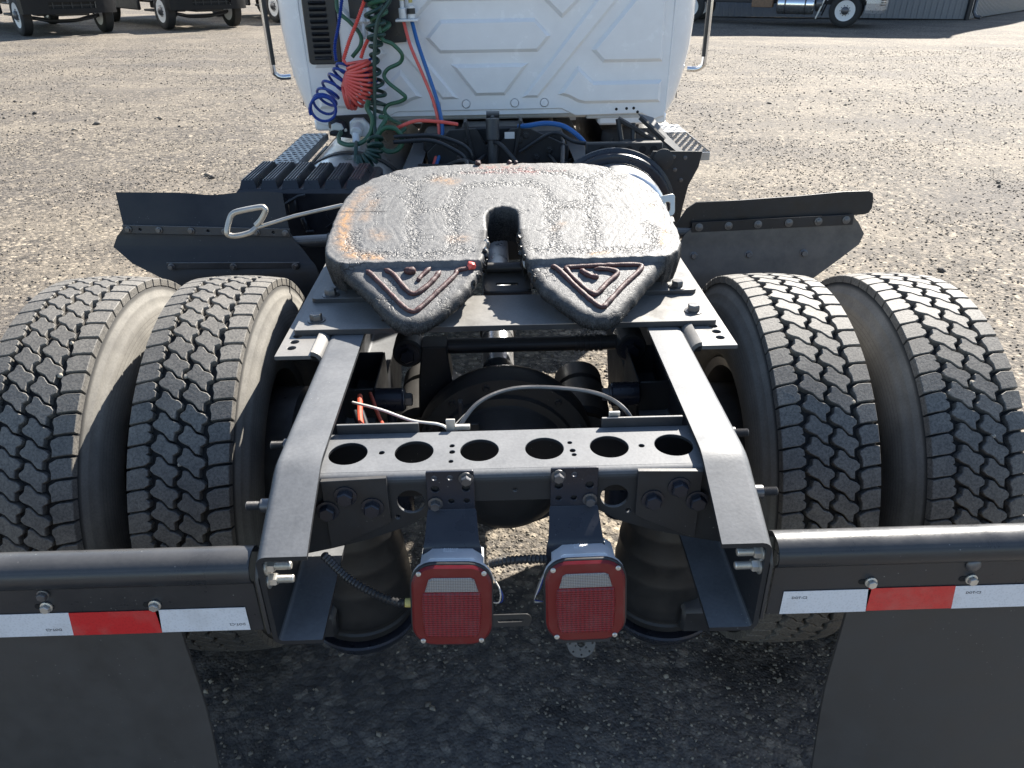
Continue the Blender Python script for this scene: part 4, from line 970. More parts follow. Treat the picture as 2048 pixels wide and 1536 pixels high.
# ---- ribbed box, tanks and steps beside the frame
b = MB(); b.add([(-.99, 2.845, .45), (-.47, 2.80, .45), (-.47, 3.2, .45), (-.97, 3.25, .45), (-.985, 2.85, 1.03), (-.48, 2.805, 1.03), (-.48, 3.19, 1.03), (-.95, 3.235, 1.03), (-.975, 2.865, 1.043), (-.49, 2.82, 1.043), (-.49, 3.18, 1.043), (-.94, 3.225, 1.043)],
                 [(3, 2, 1, 0), (0, 1, 5, 4), (1, 2, 6, 5), (2, 3, 7, 6), (3, 0, 4, 7), (4, 5, 9, 8), (5, 6, 10, 9), (6, 7, 11, 10), (7, 4, 8, 11), (8, 9, 10, 11)])
bx_ = build('battery_box', b, 'plastic', TR, ang=20)
for k in range(6):
    x = -.938 + .0805*k; y0 = 2.862 - .0075*k; y1 = 3.2 - .015*k
    b = MB(); m = XY(1.0425); w_ = .027
    b.add([(x-.034, y0, 1.0425), (x+.03, y0, 1.0425), (x+.03, y1, 1.0425), (x-.034, y1, 1.0425), (x-.026, y0+.014, 1.072), (x+.02, y0+.014, 1.072), (x+.02, y1-.014, 1.072), (x-.026, y1-.014, 1.072)], [(0, 1, 5, 4), (1, 2, 6, 5), (2, 3, 7, 6), (3, 0, 4, 7), (4, 5, 6, 7)])
    for q in range(4): b.box((x-.02+.0115*q, (y0+y1)/2, 1.073), (.005, y1-y0-.04, .005), bev=.001)
    build('rib', b, 'plastic', bx_, ang=20)
b = MB(); b.box((-.775, 2.826, .985), (.03, .02, .05), bev=.004); b.tube([(-.80, 2.815, .995), (-.745, 2.81, 1.025), (-.72, 2.812, 1.028)], .005, 8); build('latch', b, 'hose_black', bx_)
b = MB(); b.box((-.735, 2.815, .915), (.016, .016, .06), Matrix.Rotation(R(-15), 3, 'Y'), bev=.003); b.box((-.72, 2.81, .89), (.03, .014, .012), bev=.003); build('latch_hook', b, 'hose_black', bx_)
b = MB(); b.lathe([(.022, 0), (.022, .006), (.016, .006), (.016, -.004)], 20, axm((-.635, 2.822, .945), (1, 0, 0), (0, 0, 1))); build('drain_ring', b, 'plastic', bx_)
b = MB(); b.tube([(-.66, 2.818, .90), (-.585, 2.812, .955), (-.56, 2.811, .96), (-.56, 2.811, 1.02)], .0035, 6); build('moulded_line', b, 'plastic', bx_)

def tank(name, x, z, r, y0, y1, mat, strap):
    m = Matrix.Translation((x, y0, z)) @ Matrix.Rotation(R(-90), 4, 'X'); L = y1-y0
    b = MB(); b.lathe([(0, -.012), (r*.5, -.008), (r-.05, 0), (r-.018, .006), (r-.004, .02), (r, .04), (r, L-.04), (r-.018, L-.006), (0, L)], 56, m); o = build(name, b, mat, TR)
    for yy in strap:
        b = MB(); b.lathe([(r+.002, yy-y0-.025), (r+.006, yy-y0-.025), (r+.006, yy-y0+.025), (r+.002, yy-y0+.025)], 56, m, closed=True); build('tank_strap', b, 'chassis_black', o)
    return o
tank('fuel_tank', -.69, .715, .298, 3.28, 4.75, 'alu', (3.6, 4.3))
def step(name, xs, y0, y1, z, mat, nx, ny, tilt=0):
    w_ = xs[1]-xs[0]; hs = [circ(xs[0] + w_*(i+.5)/nx + (.25*w_/nx if j % 2 else -.25*w_/nx), y0 + (y1-y0)*(j+.5)/ny, .0105, 10) for i in range(nx) for j in range(ny)]
    pl = plate([(xs[0], y0), (xs[1], y0), (xs[1], y1), (xs[0], y1)], hs, .006)
    b = MB(); b.mesh(pl, XY(z)); b.box(((xs[0]+xs[1])/2, y0-.002, z-.018), (w_, .005, .036), bev=.001); b.box((xs[0]-.003 if xs[0] > 0 else xs[1]+.003, (y0+y1)/2, z-.015), (.005, y1-y0, .03), bev=.001); return build(name, b, mat, TR)
step('tank_step', (-1.012, -.892), 3.46, 4.15, 1.0, 'step_shaded', 4, 17)
step('side_step', (.83, .965), 3.52, 4.2, 1.0, 'step', 4, 17)
b = MB(); b.box((-.97, 3.48, .95), (.03, .02, .1), bev=.003); b.box((-.90, 3.9, .93), (.02, .5, .02), bev=.003); build('step_bracket', b, 'chassis_black', TR)
b = MB(); b.box((.77, 4.95, .70), (.42, 1.3, .56), bev=.05, seg=2); build('shade_box', b, 'plastic', TR)  # unseen box, added to shade the ground between the rails
# exhaust canister and its strap on the right
b = MB(); m = Matrix.Translation((.49, 3.12, .795)) @ Matrix.Rotation(R(-90), 4, 'X')
b.lathe([(0, -.01), (.18, -.004), (.208, .004), (.222, .022), (.225, .05), (.225, .25)], 64, m); cn = build('exhaust_canister', b, 'alu', TR)
b = MB(); b.lathe([(.228, .13), (.25, .125), (.262, .13), (.268, .15), (.282, .155), (.282, .17), (.228, .17)], 64, m, closed=True); build('canister_band', b, 'bracket', cn)
b = MB(); b.prism([(.66, 1.055), (.872, 1.05), (.862, .985), (.825, .905), (.81, .815), (.785, .62), (.775, .75), (.757, .85), (.715, .94), (.64, 1.015)], 0, .008, XZ(3.31), .001); gs = build('step_gusset', b, 'chassis_black', TR)
b = MB(); b.lathe([(.045, 0), (.045, .006), (.04, .008)], 24, axm((.705, 3.302, 1.02), (1, 0, 0), (0, 0, 1))); build('round_boss', b, 'chassis_black', gs)
for x, z in ((.70, 1.035), (.75, 1.03), (.80, 1.025), (.76, .975), (.79, .93)):
    b = MB(); b.bolt((x, 3.302, z), (0, -1, 0), .007, .004, 1.3); build('bolt', b, 'steel', gs)
b = MB()
for p, q in (((.55, 3.6, 1.14), (.57, 3.58, 1.03)), ((.55, 3.6, 1.14), (.72, 3.58, 1.045)), ((.62, 3.6, 1.12), (.62, 3.58, 1.04)), ((.57, 3.58, 1.04), (.72, 3.58, 1.045)), ((.65, 3.6, 1.145), (.76, 3.56, 1.05))): b.tube([p, q], .012, 6)
build('truss_bracket', b, 'chassis_black', TR)
g = [[(.655, 3.68, 1.145), (.725, 3.68, 1.125)], [(.72, 3.6, 1.07), (.78, 3.6, 1.06)], [(.815, 3.52, 1.0), (.845, 3.52, 1.0)]]
b = MB(); b.sheet(g, .005); build('heat_shield', b, 'plate_grey', TR)
b = MB(); b.box((.56, 3.46, 1.035), (.34, .04, .06), bev=.005); bm_ = build('bracket_beam', b, 'chassis_black', TR)
for x in (.46, .52, .58, .64, .69):
    b = MB(); b.lathe([(.016, 0), (.016, .002), (.012, .002)], 16, axm((x, 3.44, 1.035), (1, 0, 0), (0, 0, 1))); build('beam_hole', b, 'hole', bm_)
for k in range(9):
    x0 = .5 + .02*k; b = MB(); b.tube(spline([(x0, 3.38, .98), (x0+random.uniform(-.03, .03), 3.34, .95), (x0+random.uniform(-.05, .05), 3.32, .97), (x0+random.uniform(-.04, .04), 3.3, .93)], 5), .005, 6); build('loose_wire', b, random.choice(['hose_black', 'wire', 'hose_black', 'wire_white']), TR)

# ---- frame between the wheels and the cab
CX = -.03
b = MB(); b.prism([(-.33, 1.0), (-.22, 1.10), (-.10, 1.105), (-.055, 1.03), (.005, 1.03), (.06, 1.10), (.15, 1.10), (.33, 1.02), (.33, .80), (-.33, .80)], 0, .012, XZ(3.64), .003); cb = build('cab_crossmember', b, 'chassis_black', TR)
for x, z in ((.10, 1.05), (.13, 1.07), (.24, 1.0), (-.2, 1.03), (-.14, 1.05), (.18, .97)):
    b = MB(); b.bolt((x, 3.627, z), (0, -1, 0), .012, .008, 1.4); build('bolt', b, 'chassis_black', cb)
b = MB(); b.box((.055, 3.625, 1.072), (.046, .001, .03)); build('sticker', b, 'sticker', cb)
b = MB(); b.cyl((-.024, 3.58, .93), (-.023, 3.6, 1.06), .024, 20, bev=.003); b.cyl((-.023, 3.6, 1.055), (-.022, 3.62, 1.15), .031, 20, bev=.004); b.cyl((-.022, 3.62, 1.15), (-.021, 3.63, 1.168), .012, 12); b.cyl((-.05, 3.63, 1.165), (.01, 3.63, 1.165), .015, 14); build('cab_shock', b, 'plate_grey', TR)
for s in (-1, 1):
    b = MB(); b.box((s*.10-.02, 3.66, 1.0), (.014, .1, .28), Matrix.Rotation(R(s*12), 3, 'Y'), bev=.002); build('shock_tower_side', b, 'chassis_black', TR)
    b = MB(); b.box((s*.25-.02, 3.76, 1.035), (.16, .2, .09), bev=.015); build('cab_mount', b, 'chassis_black', TR)
b = MB(); b.box((-.02, 3.8, 1.055), (.30, .16, .08), bev=.01); build('cab_mount_beam', b, 'chassis_black', TR)
b = MB(); b.box((0, 4.6, .86), (.62, 1.5, .4), bev=.05); build('transmission', b, 'chassis_black', TR)
b = MB(); b.box((0, 3.05, .8), (.68, .1, .22), bev=.006); build('crossmember', b, 'chassis_black', TR)
b = MB(); b.cyl((-.3, 3.35, .82), (.3, 3.35, .82), .1, 28, bev=.02); build('air_tank', b, 'chassis_black', TR)
for k in range(14):
    x0 = random.uniform(-.3, .3); y0 = random.uniform(3.1, 3.55); z0 = random.uniform(.86, 1.0)
    b = MB(); b.tube(spline([(x0, y0, z0), (x0+random.uniform(-.12, .12), y0+.12, z0+random.uniform(-.05, .08)), (x0+random.uniform(-.2, .2), y0+.3, z0+random.uniform(-.1, .1))], 6), random.uniform(.005, .012), 7); build('chassis_line', b, random.choice(['hose_black', 'hose_black', 'chassis_black', 'steel']), TR)
for pth, r, c in (([(.1, 3.64, 1.11), (.137, 3.58, 1.121), (.217, 3.58, 1.130), (.297, 3.58, 1.117), (.36, 3.56, 1.08), (.40, 3.55, 1.04)], .011, 'hose_blue_light'), ([(-.47, 3.6, 1.11), (-.431, 3.58, 1.132), (-.361, 3.58, 1.152), (-.26, 3.58, 1.146), (-.18, 3.6, 1.13)], .008, 'hose_red'),
                  ([(-.46, 3.5, 1.10), (-.38, 3.48, 1.106), (-.279, 3.48, 1.104), (-.170, 3.48, 1.069), (-.122, 3.48, 1.024), (-.14, 3.48, .981), (-.265, 3.48, .972), (-.36, 3.46, .98)], .0095, 'hose_black'), ([(-.46, 3.46, 1.085), (-.3, 3.45, 1.09), (-.2, 3.45, 1.05), (-.15, 3.45, 1.01), (-.17, 3.45, .975), (-.28, 3.45, .965)], .0095, 'hose_black'),
                  ([(.42, 3.5, 1.05), (.34, 3.52, 1.06), (.25, 3.56, 1.09), (.1, 3.6, 1.0)], .009, 'hose_black')):
    b = MB(); b.tube(spline(pth, 8), r, 9); build('air_line', b, c, TR)
b = MB(); b.tube(spline([(.05, 2.75, 1.0), (.09, 2.8, 1.05), (.12, 2.9, 1.03), (.2, 3.0, .99)], 6), .012, 8); build('air_line', b, 'hose_black', TR)
b = MB(); b.cyl((.03, 2.72, 1.03), (.05, 2.76, 1.06), .012, 10); build('red_fitting', b, 'wire_red', TR)

# ---- cab
def cab():
    half = [(.80, 1.12), (.86, 1.085), (.90, 1.10), (.935, 1.17), (.962, 1.27), (.985, 1.40), (.995, 1.52), (.996, 1.65), (.985, 1.9), (.955, 2.1), (.90, 2.3), (.84, 2.42), (.74, 2.485), (.5, 2.515), (0, 2.53)]
    loop = [(CX + x, z) for x, z in half] + [(CX - x, z) for x, z in half[-2::-1]]
    n = len(loop); st = []
    cz = 1.75
    for y, k, dz in ((3.9005, .885, .05), (3.906, .905, .035), (3.925, .938, .02), (3.96, .97, .008), (4.01, .99, 0), (4.08, 1, 0), (4.6, 1, 0), (5.3, 1, 0), (5.55, .985, 0)):
        st.append([(CX + (x-CX)*k, y, (z - dz*(1 if z > 1.6 else 0) + (.012*(1-k)/.115 if z < 1.12 else 0))) for x, z in loop])
    # windscreen rake
    st.append([(CX + (x-CX)*.97, 5.75 + (0 if z < 1.9 else -.0), z) for x, z in loop]); st.append([(CX + (x-CX)*.93, 5.95 - max(0, (z-1.7))*.75, z) for x, z in loop])
    vs = [p for r_ in st for p in r_]; fs = []
    for i in range(len(st)-1):
        for k in range(n):
            fs.append((i*n+k, i*n+(k+1) % n, (i+1)*n+(k+1) % n, (i+1)*n+k))
    fs.append(tuple(range(n))[::-1]); fs.append(tuple(range((len(st)-1)*n, len(st)*n)))
    b = MB(); b.add(vs, [f[::-1] for f in fs]); body = build('cab_shell', b, 'white', TR, ang=35)
    # pressed rear panel
    out = [(-.855, 1.10), (-.80, 1.083), (-.775, 1.118), (-.49, 1.125), (-.45, 1.142), (.345, 1.142), (.415, 1.108), (.74, 1.112), (.80, 1.083), (.855, 1.10), (.862, 1.6), (.855, 1.95), (.80, 2.25), (.73, 2.38), (-.73, 2.38), (-.80, 2.25), (-.855, 1.95), (-.862, 1.6)]
    b = MB(); b.prism([(x + CX, z) for x, z in out], 0, .012, XZ(3.905), .004); pn = build('rear_panel', b, 'white', TR, ang=25)
    def raised(name, poly, h=.02, inw=.016):
        p = [(x + CX, z) for x, z in poly]
        if sum(p[i][0]*p[(i+1) % len(p)][1] - p[(i+1) % len(p)][0]*p[i][1] for i in range(len(p))) < 0: p = p[::-1]
        q = inset(p, inw); q2 = inset(p, inw*.35); n_ = len(p)
        b = MB(); b.add([(x, z, 0) for x, z in p] + [(x, z, h*.12) for x, z in inset(p, .002)] + [(x, z, h*.88) for x, z in inset(p, inw-.002)] + [(x, z, h) for x, z in q],
                        [(k*n_+i, k*n_+(i+1) % n_, (k+1)*n_+(i+1) % n_, (k+1)*n_+i) for k in range(3) for i in range(n_)] + [tuple(range(3*n_, 4*n_))], XZ(3.8932))
        build(name, b, 'white', pn, ang=24)
    P2 = [(-.295, 1.468), (-.222, 1.545), (.217, 1.545), (.292, 1.468), (.23, 1.40), (-.232, 1.40)]
    P3 = [(-.186, 1.353), (.189, 1.353), (.072, 1.209), (-.072, 1.209)]
    P1 = [(-.42, 1.62), (-.33, 1.545), (-.255, 1.618), (.255, 1.618), (.34, 1.535), (.44, 1.62), (.62, 1.85), (.5, 2.15), (-.5, 2.15), (-.62, 1.85)]
    P1 = [(-.255, 1.62), (.255, 1.62), (.342, 1.54), (.44, 1.63), (.50, 1.80), (.40, 2.2), (-.40, 2.2), (-.50, 1.80), (-.44, 1.63), (-.342, 1.54)]
    raised('raised_panel', P1); raised('raised_panel', P2); raised('raised_panel', P3)
    for s in (-1, 1):
        raised('raised_rib', [(s*.149, 1.196), (s*.232, 1.195), (s*.60, 1.615), (s*.76, 1.82), (s*.70, 1.88), (s*.50, 1.622)], .015, .013)
        raised('raised_panel', [(s*.482, 1.405), (s*.666, 1.615), (s*.82, 1.78), (s*.825, 1.347), (s*.539, 1.347)])
        raised('raised_panel', [(s*.422, 1.336), (s*.501, 1.266), (s*.828, 1.266), (s*.828, 1.163), (s*.46, 1.163), (s*.425, 1.17), (s*.375, 1.195), (s*.326, 1.207)])
        # door side
        b = MB(); b.tube([(CX + s*.855, 3.897, 1.12), (CX + s*.868, 3.897, 1.6), (CX + s*.858, 3.897, 1.95)], .005, 6); build('seam_bead', b, 'white', pn)
        # side window and door
        g = [[(CX + s*.992, 4.35, 1.72), (CX + s*.992, 5.35, 1.72)], [(CX + s*.972, 4.4, 2.02), (CX + s*.972, 5.25, 2.02)], [(CX + s*.93, 4.5, 2.22), (CX + s*.93, 5.1, 2.22)]]
        b = MB(); b.sheet(g, .006*s); build('door_window', b, 'glass', TR)
        b = MB(); b.tube([(CX + s*.997, 4.3, 1.12), (CX + s*.998, 4.3, 1.66), (CX + s*.94, 4.45, 2.26)], .003, 6); build('door_seam', b, 'ink', TR)
        # grab rail
        hp = [(CX + s*1.0, 4.12, 1.285), (CX + s*1.045, 4.11, 1.285), (CX + s*1.07, 4.105, 1.30), (CX + s*1.078, 4.1, 1.335), (CX + s*1.082, 4.1, 1.6), (CX + s*1.085, 4.1, 2.05), (CX + s*1.07, 4.1, 2.08), (CX + s*.97, 4.1, 2.1)]
        b = MB(); b.tube(spline(hp, 5), .013, 10); gr = build('grab_rail', b, 'chrome', TR)
        b = MB(); b.tube([(CX + s*1.070, 4.092, 1.345), (CX + s*1.075, 4.092, 2.03)], .0105, 8); build('rail_grip', b, 'hose_black', gr)
        b = MB(); b.lathe([(.0, .004), (.017, .004), (.019, .0), (.021, .0)], 20, axm((CX, 3.8925, 0), (1, 0, 0), (0, 0, 1)) @ Matrix.Translation((s*.118, 1.173, 0))); build('plug', b, 'white', pn)
        b = MB(); b.lathe([(.0, .004), (.017, .004), (.019, .0), (.021, .0)], 20, axm((CX, 3.8925, 0), (1, 0, 0), (0, 0, 1)) @ Matrix.Translation((s*.262, 1.172, 0))); build('plug', b, 'white', pn)
    for x, z in ((.615, 1.135), (.665, 1.137), (.70, 1.138), (.72, 1.12)):
        b = MB(); b.lathe([(.007, 0), (.007, .001)], 12, axm((CX + x, 3.8928, z), (1, 0, 0), (0, 0, 1))); build('drain_hole', b, 'hole', pn)
    # rear window
    b = MB(); b.prism(rrect(1.0, .0, .0) if False else rrect(.62, .26, .05, 5, CX, 2.05), 0, .006, XZ(3.884), .002); build('rear_window', b, 'glass', pn)
    # louvred vent
    b = MB(); b.prism(rrect(.152, .42, .018, 5, -.795, 1.575), 0, .012, XZ(3.8725), .005); vt = build('vent', b, 'plastic', pn)
    for k in range(15):
        z = 1.40 + .0255*k; b = MB(); g = [[(-.84, 3.859, z), (-.765, 3.859, z)], [(-.84, 3.8455, z-.004), (-.765, 3.8455, z-.004)], [(-.84, 3.859, z-.013), (-.765, 3.859, z-.013)]]; b.sheet(g, .002); build('louvre', b, 'plastic', vt)
    # lower sill, underside
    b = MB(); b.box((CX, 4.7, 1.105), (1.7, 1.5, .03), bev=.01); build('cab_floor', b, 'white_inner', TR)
    for s in (-1, 1):
        b = MB(); b.box((CX + s*.70, 3.98, 1.085), (.34, .12, .06), bev=.012); build('sill_corner', b, 'white', TR)
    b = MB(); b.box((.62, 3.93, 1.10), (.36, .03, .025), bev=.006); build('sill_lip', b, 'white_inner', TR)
    # hood, bumper and front wheels, beyond the cab
    b = MB(); st = [(5.85, .86, 1.7, .75), (6.6, .82, 1.58, .75), (7.15, .74, 1.45, .8), (7.3, .66, 1.3, .85)]; vs = []
    for y, hw, zt, zb in st: vs += [(CX-hw, y, zb), (CX-hw, y, zt-.18), (CX-hw*.8, y, zt-.03), (CX, y, zt), (CX+hw*.8, y, zt-.03), (CX+hw, y, zt-.18), (CX+hw, y, zb)]
    fs = [(i*7+k, i*7+(k+1) % 7, (i+1)*7+(k+1) % 7, (i+1)*7+k) for i in range(3) for k in range(7)] + [tuple(range(7))[::-1], tuple(range(21, 28))]
    b.add(vs, fs); build('hood', b, 'white', TR, ang=40)
    b = MB(); b.box((CX, 7.38, .62), (2.1, .16, .36), bev=.04, seg=2); build('front_bumper', b, 'bar', TR)
    g = [[(CX-.8, 5.985, 1.72), (CX+.8, 5.985, 1.72)], [(CX-.74, 5.5, 2.36), (CX+.74, 5.5, 2.36)]]
    b = MB(); b.sheet(g, .006); build('windscreen', b, 'glass', TR)
    for s in (-1, 1):
        mw = Matrix.Translation((s*.98, 6.55, .51)); link('tyre', TYRE, None, TR, mw)
        mb = rim(s); me = bpy.data.meshes.new('wheel_rim'); me.from_pydata(mb.v, [], mb.f); me.update(); finish(me, 40); link('wheel_rim', me, 'steel', TR, mw)
    b = MB(); b.cyl((-.9, 6.55, .5), (.9, 6.55, .5), .06, 16); build('front_axle', b, 'chassis_black', TR)
cab()

# ---- sockets and couplings behind the cab
b = MB(); b.prism([(-.80, 1.06), (-.80, 1.12), (-.77, 1.15), (-.60, 1.155), (-.58, 1.06), (-.70, 1.045)], 0, .012, XZ(3.78), .003); sp_ = build('socket_plate', b, 'plastic', TR)
b = MB(); b.prism([(-.795, 1.075), (-.79, 1.125), (-.755, 1.14), (-.72, 1.125), (-.71, 1.09), (-.73, 1.07)], 0, .035, XZ(3.768), .01); sk = build('socket', b, 'plastic', sp_)
b = MB(); b.prism([(-.782, 1.09), (-.778, 1.118), (-.755, 1.127), (-.73, 1.12), (-.722, 1.098), (-.735, 1.088), (-.765, 1.093)], 0, .012, XZ(3.733), .005); build('socket_cap', b, 'cap_white', sp_)
for x, z in ((-.787, 1.092), (-.716, 1.09)):
    b = MB(); b.bolt((x, 3.74, z), (0, -1, 0), .007, .004, 1.2); build('screw', b, 'zinc', sp_)
b = MB(); b.prism([(-.70, 1.07), (-.695, 1.125), (-.675, 1.14), (-.63, 1.14), (-.605, 1.11), (-.60, 1.075), (-.63, 1.055)], 0, .025, XZ(3.768), .006); build('socket_body', b, 'alu_dull', sp_)
b = MB(); b.cyl((-.655, 3.75, 1.10), (-.66, 3.69, 1.085), .028, 18, bev=.004); b.cyl((-.66, 3.69, 1.085), (-.663, 3.66, 1.02), .018, 16, bev=.004); build('plug', b, 'alu_dull', sp_)
b = MB(); b.prism([(-.54, 1.47), (-.50, 1.45), (-.41, 1.456), (-.40, 1.9), (-.66, 1.9), (-.66, 1.56), (-.57, 1.54)], 0, .01, XZ(3.868), .002); hb = build('hose_bracket', b, 'plastic', TR)
b = MB(); b.box((-.395, 3.82, 1.55), (.10, .1, .012), bev=.003); b.cyl((-.412, 3.8, 1.555), (-.412, 3.8, 1.6), .018, 16, bev=.003); b.cyl((-.412, 3.8, 1.6), (-.412, 3.8, 1.66), .010, 12); b.cyl((-.374, 3.8, 1.555), (-.374, 3.8, 1.61), .017, 16, bev=.003); build('coupling', b, 'alu_dull', hb)
b = MB(); b.cyl((-.412, 3.8, 1.63), (-.412, 3.8, 1.68), .012, 6); b.cyl((-.374, 3.8, 1.62), (-.374, 3.8, 1.68), .009, 10); build('brass_fitting', b, 'yellow', hb)
b = MB(); b.cyl((-.374, 3.8, 1.575), (-.374, 3.8, 1.598), .0185, 16); build('rubber_sleeve', b, 'hose_black', hb)
for x, c in ((-.585, 'alu_dull'), (-.557, 'alu_dull')):
    b = MB(); b.cyl((x, 3.8, 1.60), (x-.002, 3.78, 1.54), .02, 14, bev=.004); b.cyl((x-.002, 3.78, 1.54), (x-.006, 3.76, 1.48), .0095, 6); build('coupling', b, c, hb)

# ------------------------------------------------------------------ hoses hung behind the cab (each one lifts away)
def hose(name, path, r, mat, label, guard=None, n=9):
    mb = MB(); mb.tube(path, r, n); o = build(name, mb, mat, None, origin=tuple(path[-1])); tag(o, label, 'hose', 'hoses hung behind the cab'); 
    if guard:
        for gp, gr, gm in guard: corrugated(gp, gr, gm, 'spring_guard', o, .22, 9)
    return o
def coil(axis, rad, turns, per=22, tilt=(0, 0, 1), phase=0, squash=1.0):
    """helix wound round a curved axis"""
    A = spline(axis, 40); m = turns*per; out = []; N = len(A)-1
    ref = Vector(tilt)
    for i in range(int(m)+1):
        t = i/m*N; k = min(int(t), N-1); p = A[k].lerp(A[k+1], t-k); T = (A[k+1]-A[k]).normalized()
        u = (ref - T*ref.dot(T)).normalized(); v = T.cross(u); a = phase + 2*PI*i/per
        q = rad(i/m) if callable(rad) else rad; out.append(p + u*q*math.cos(a) + v*q*squash*math.sin(a))
    return out
Yh = 3.70
red = coil([(-.62, Yh, 1.385), (-.612, Yh, 1.35), (-.618, Yh, 1.31), (-.635, Yh, 1.275), (-.66, Yh, 1.25), (-.69, Yh, 1.245)], lambda t: .05 + .02*math.sin(t*PI), 13, 22, (1, 0, .2))
hose('coiled_hose', spline([(-.684, Yh, 1.40), (-.66, Yh-.01, 1.375)], 3)[:-1] + red, .0068, 'hose_red', 'coral red coiled air hose bunched behind the cab', [([(-.56, 3.73, 1.68), (-.567, 3.73, 1.637), (-.604, 3.72, 1.558), (-.647, 3.71, 1.479), (-.684, 3.70, 1.397)], .0082, 'hose_red'), ([(-.562, 3.75, 1.49), (-.588, 3.73, 1.447), (-.607, 3.71, 1.40)], .008, 'hose_red')])
bl = coil([(-.685, 3.74, 1.37), (-.705, 3.72, 1.335), (-.74, 3.70, 1.295), (-.77, 3.67, 1.25), (-.782, 3.63, 1.215), (-.775, 3.57, 1.205)], lambda t: .034 + .024*t, 7.5, 24, (1, 0, .3))
hose('coiled_hose', bl, .0064, 'hose_blue', 'dark blue coiled air hose with loose loops hanging by the vent', [([(-.655, 3.74, 1.68), (-.665, 3.73, 1.638), (-.688, 3.71, 1.54), (-.711, 3.69, 1.459), (-.712, 3.68, 1.39)], .0075, 'hose_blue')])
hose('coiled_hose', coil([(-.585, Yh+.04, 1.40), (-.575, Yh+.04, 1.33), (-.57, Yh+.04, 1.28)], .03, 4, 20, (1, 0, 0)), .006, 'hose_blue', 'second dark blue coiled hose half hidden behind the red coil')
# green electric cables
hose('coiled_cable', [Vector(p) for p in spline([(-.43, 3.66, 1.70), (-.449, 3.66, 1.636), (-.506, 3.655, 1.560), (-.532, 3.65, 1.44), (-.545, 3.65, 1.317), (-.555, 3.64, 1.20), (-.558, 3.6, 1.13)], 8)] +
     coil([(-.545, 3.5, 1.10), (-.545, 3.47, 1.06), (-.557, 3.46, 1.03), (-.58, 3.45, 1.01), (-.61, 3.45, 1.0), (-.625, 3.45, 1.0)], .03, 9, 20, (0, 1, 0)) + [Vector((-.632, 3.44, .985)), Vector((-.633, 3.45, 1.02)), Vector((-.63, 3.47, 1.06)), Vector((-.648, 3.6, 1.06))], .0085, 'hose_dkgreen', 'dark green cable running down to a tight coil beside the fuel tank')
hose('coiled_cable', coil([(-.535, Yh+.01, 1.68), (-.525, Yh+.01, 1.557), (-.53, Yh, 1.477), (-.542, Yh, 1.415), (-.546, Yh, 1.332), (-.548, Yh, 1.246), (-.561, Yh-.02, 1.18)], lambda t: .028 + .012*math.sin(t*9), 11, 20, (1, 0, 0)), .0085, 'hose_dkgreen', 'dark green coiled cable stretched down the cab panel beside the red coil')
zz = spline([(-.51, 3.70, 1.56), (-.502, 3.69, 1.486), (-.455, 3.68, 1.462), (-.417, 3.68, 1.42), (-.43, 3.69, 1.385), (-.485, 3.69, 1.36), (-.506, 3.69, 1.33), (-.485, 3.68, 1.30), (-.435, 3.67, 1.262), (-.415, 3.67, 1.24), (-.44, 3.68, 1.222), (-.50, 3.69, 1.205), (-.516, 3.68, 1.175), (-.485, 3.66, 1.145), (-.445, 3.64, 1.13), (-.425, 3.62, 1.11), (-.455, 3.6, 1.095)], 7)
hose('coiled_cable', zz, .0088, 'hose_green', 'green cable hanging in wide zigzag waves against the white panel')
lp_ = [Vector((-.735, 3.715, 1.085))] + [Vector(p) for p in spline([(-.737, 3.66, 1.075), (-.722, 3.6, 1.062), (-.678, 3.58, 1.053), (-.619, 3.58, 1.063), (-.578, 3.59, 1.102), (-.565, 3.6, 1.16), (-.585, 3.61, 1.205), (-.575, 3.61, 1.24)], 7)]
hose('electric_cable', lp_, .0105, 'hose_green', 'pale green cable curving from the white capped socket')
ring = [Vector((-.53, 3.6, 1.17)), Vector((-.50, 3.58, 1.165)), Vector((-.525, 3.54, 1.13))] + [Vector((-.482 + (.054 + .004*math.sin(a*.4))*math.cos(a), 3.5 + .012*a/6, 1.085 + .052*math.sin(a))) for a in np.linspace(2.5, 2.5 + 4.2*PI, 70)]
hose('electric_cable', spline(ring[:4], 4)[:-1] + ring[4:], .0098, 'hose_green', 'pale green cable wound into a round loop above the frame')
hose('electric_cable', spline([(-.697, 3.80, 1.70), (-.699, 3.79, 1.639), (-.695, 3.78, 1.59), (-.649, 3.77, 1.549), (-.605, 3.75, 1.50), (-.605, 3.74, 1.455), (-.648, 3.74, 1.407)], 8), .009, 'hose_green', 'green cable sweeping down beside the louvred vent behind the spring guards')
hose('electric_cable', coil([(-.505, 3.75, 1.70), (-.515, 3.75, 1.60), (-.50, 3.75, 1.50)], .035, 3.5, 20, (1, 0, 0)), .010, 'hose_green', 'green cable loops bunched under the black hose bracket')
hose('air_hose', spline([(-.412, 3.8, 1.55), (-.383, 3.76, 1.443), (-.335, 3.73, 1.328), (-.287, 3.70, 1.197), (-.273, 3.68, 1.085), (-.288, 3.64, .993), (-.308, 3.6, .935)], 8), .0075, 'hose_red', 'straight slim red air hose hanging from the metal coupling')
hose('air_hose', spline([(-.374, 3.8, 1.55), (-.349, 3.76, 1.453), (-.312, 3.73, 1.338), (-.272, 3.70, 1.208), (-.256, 3.68, 1.096), (-.273, 3.64, .993), (-.296, 3.6, .935)], 8), .009, 'hose_blue_light', 'straight slim blue air hose hanging beside the red one')

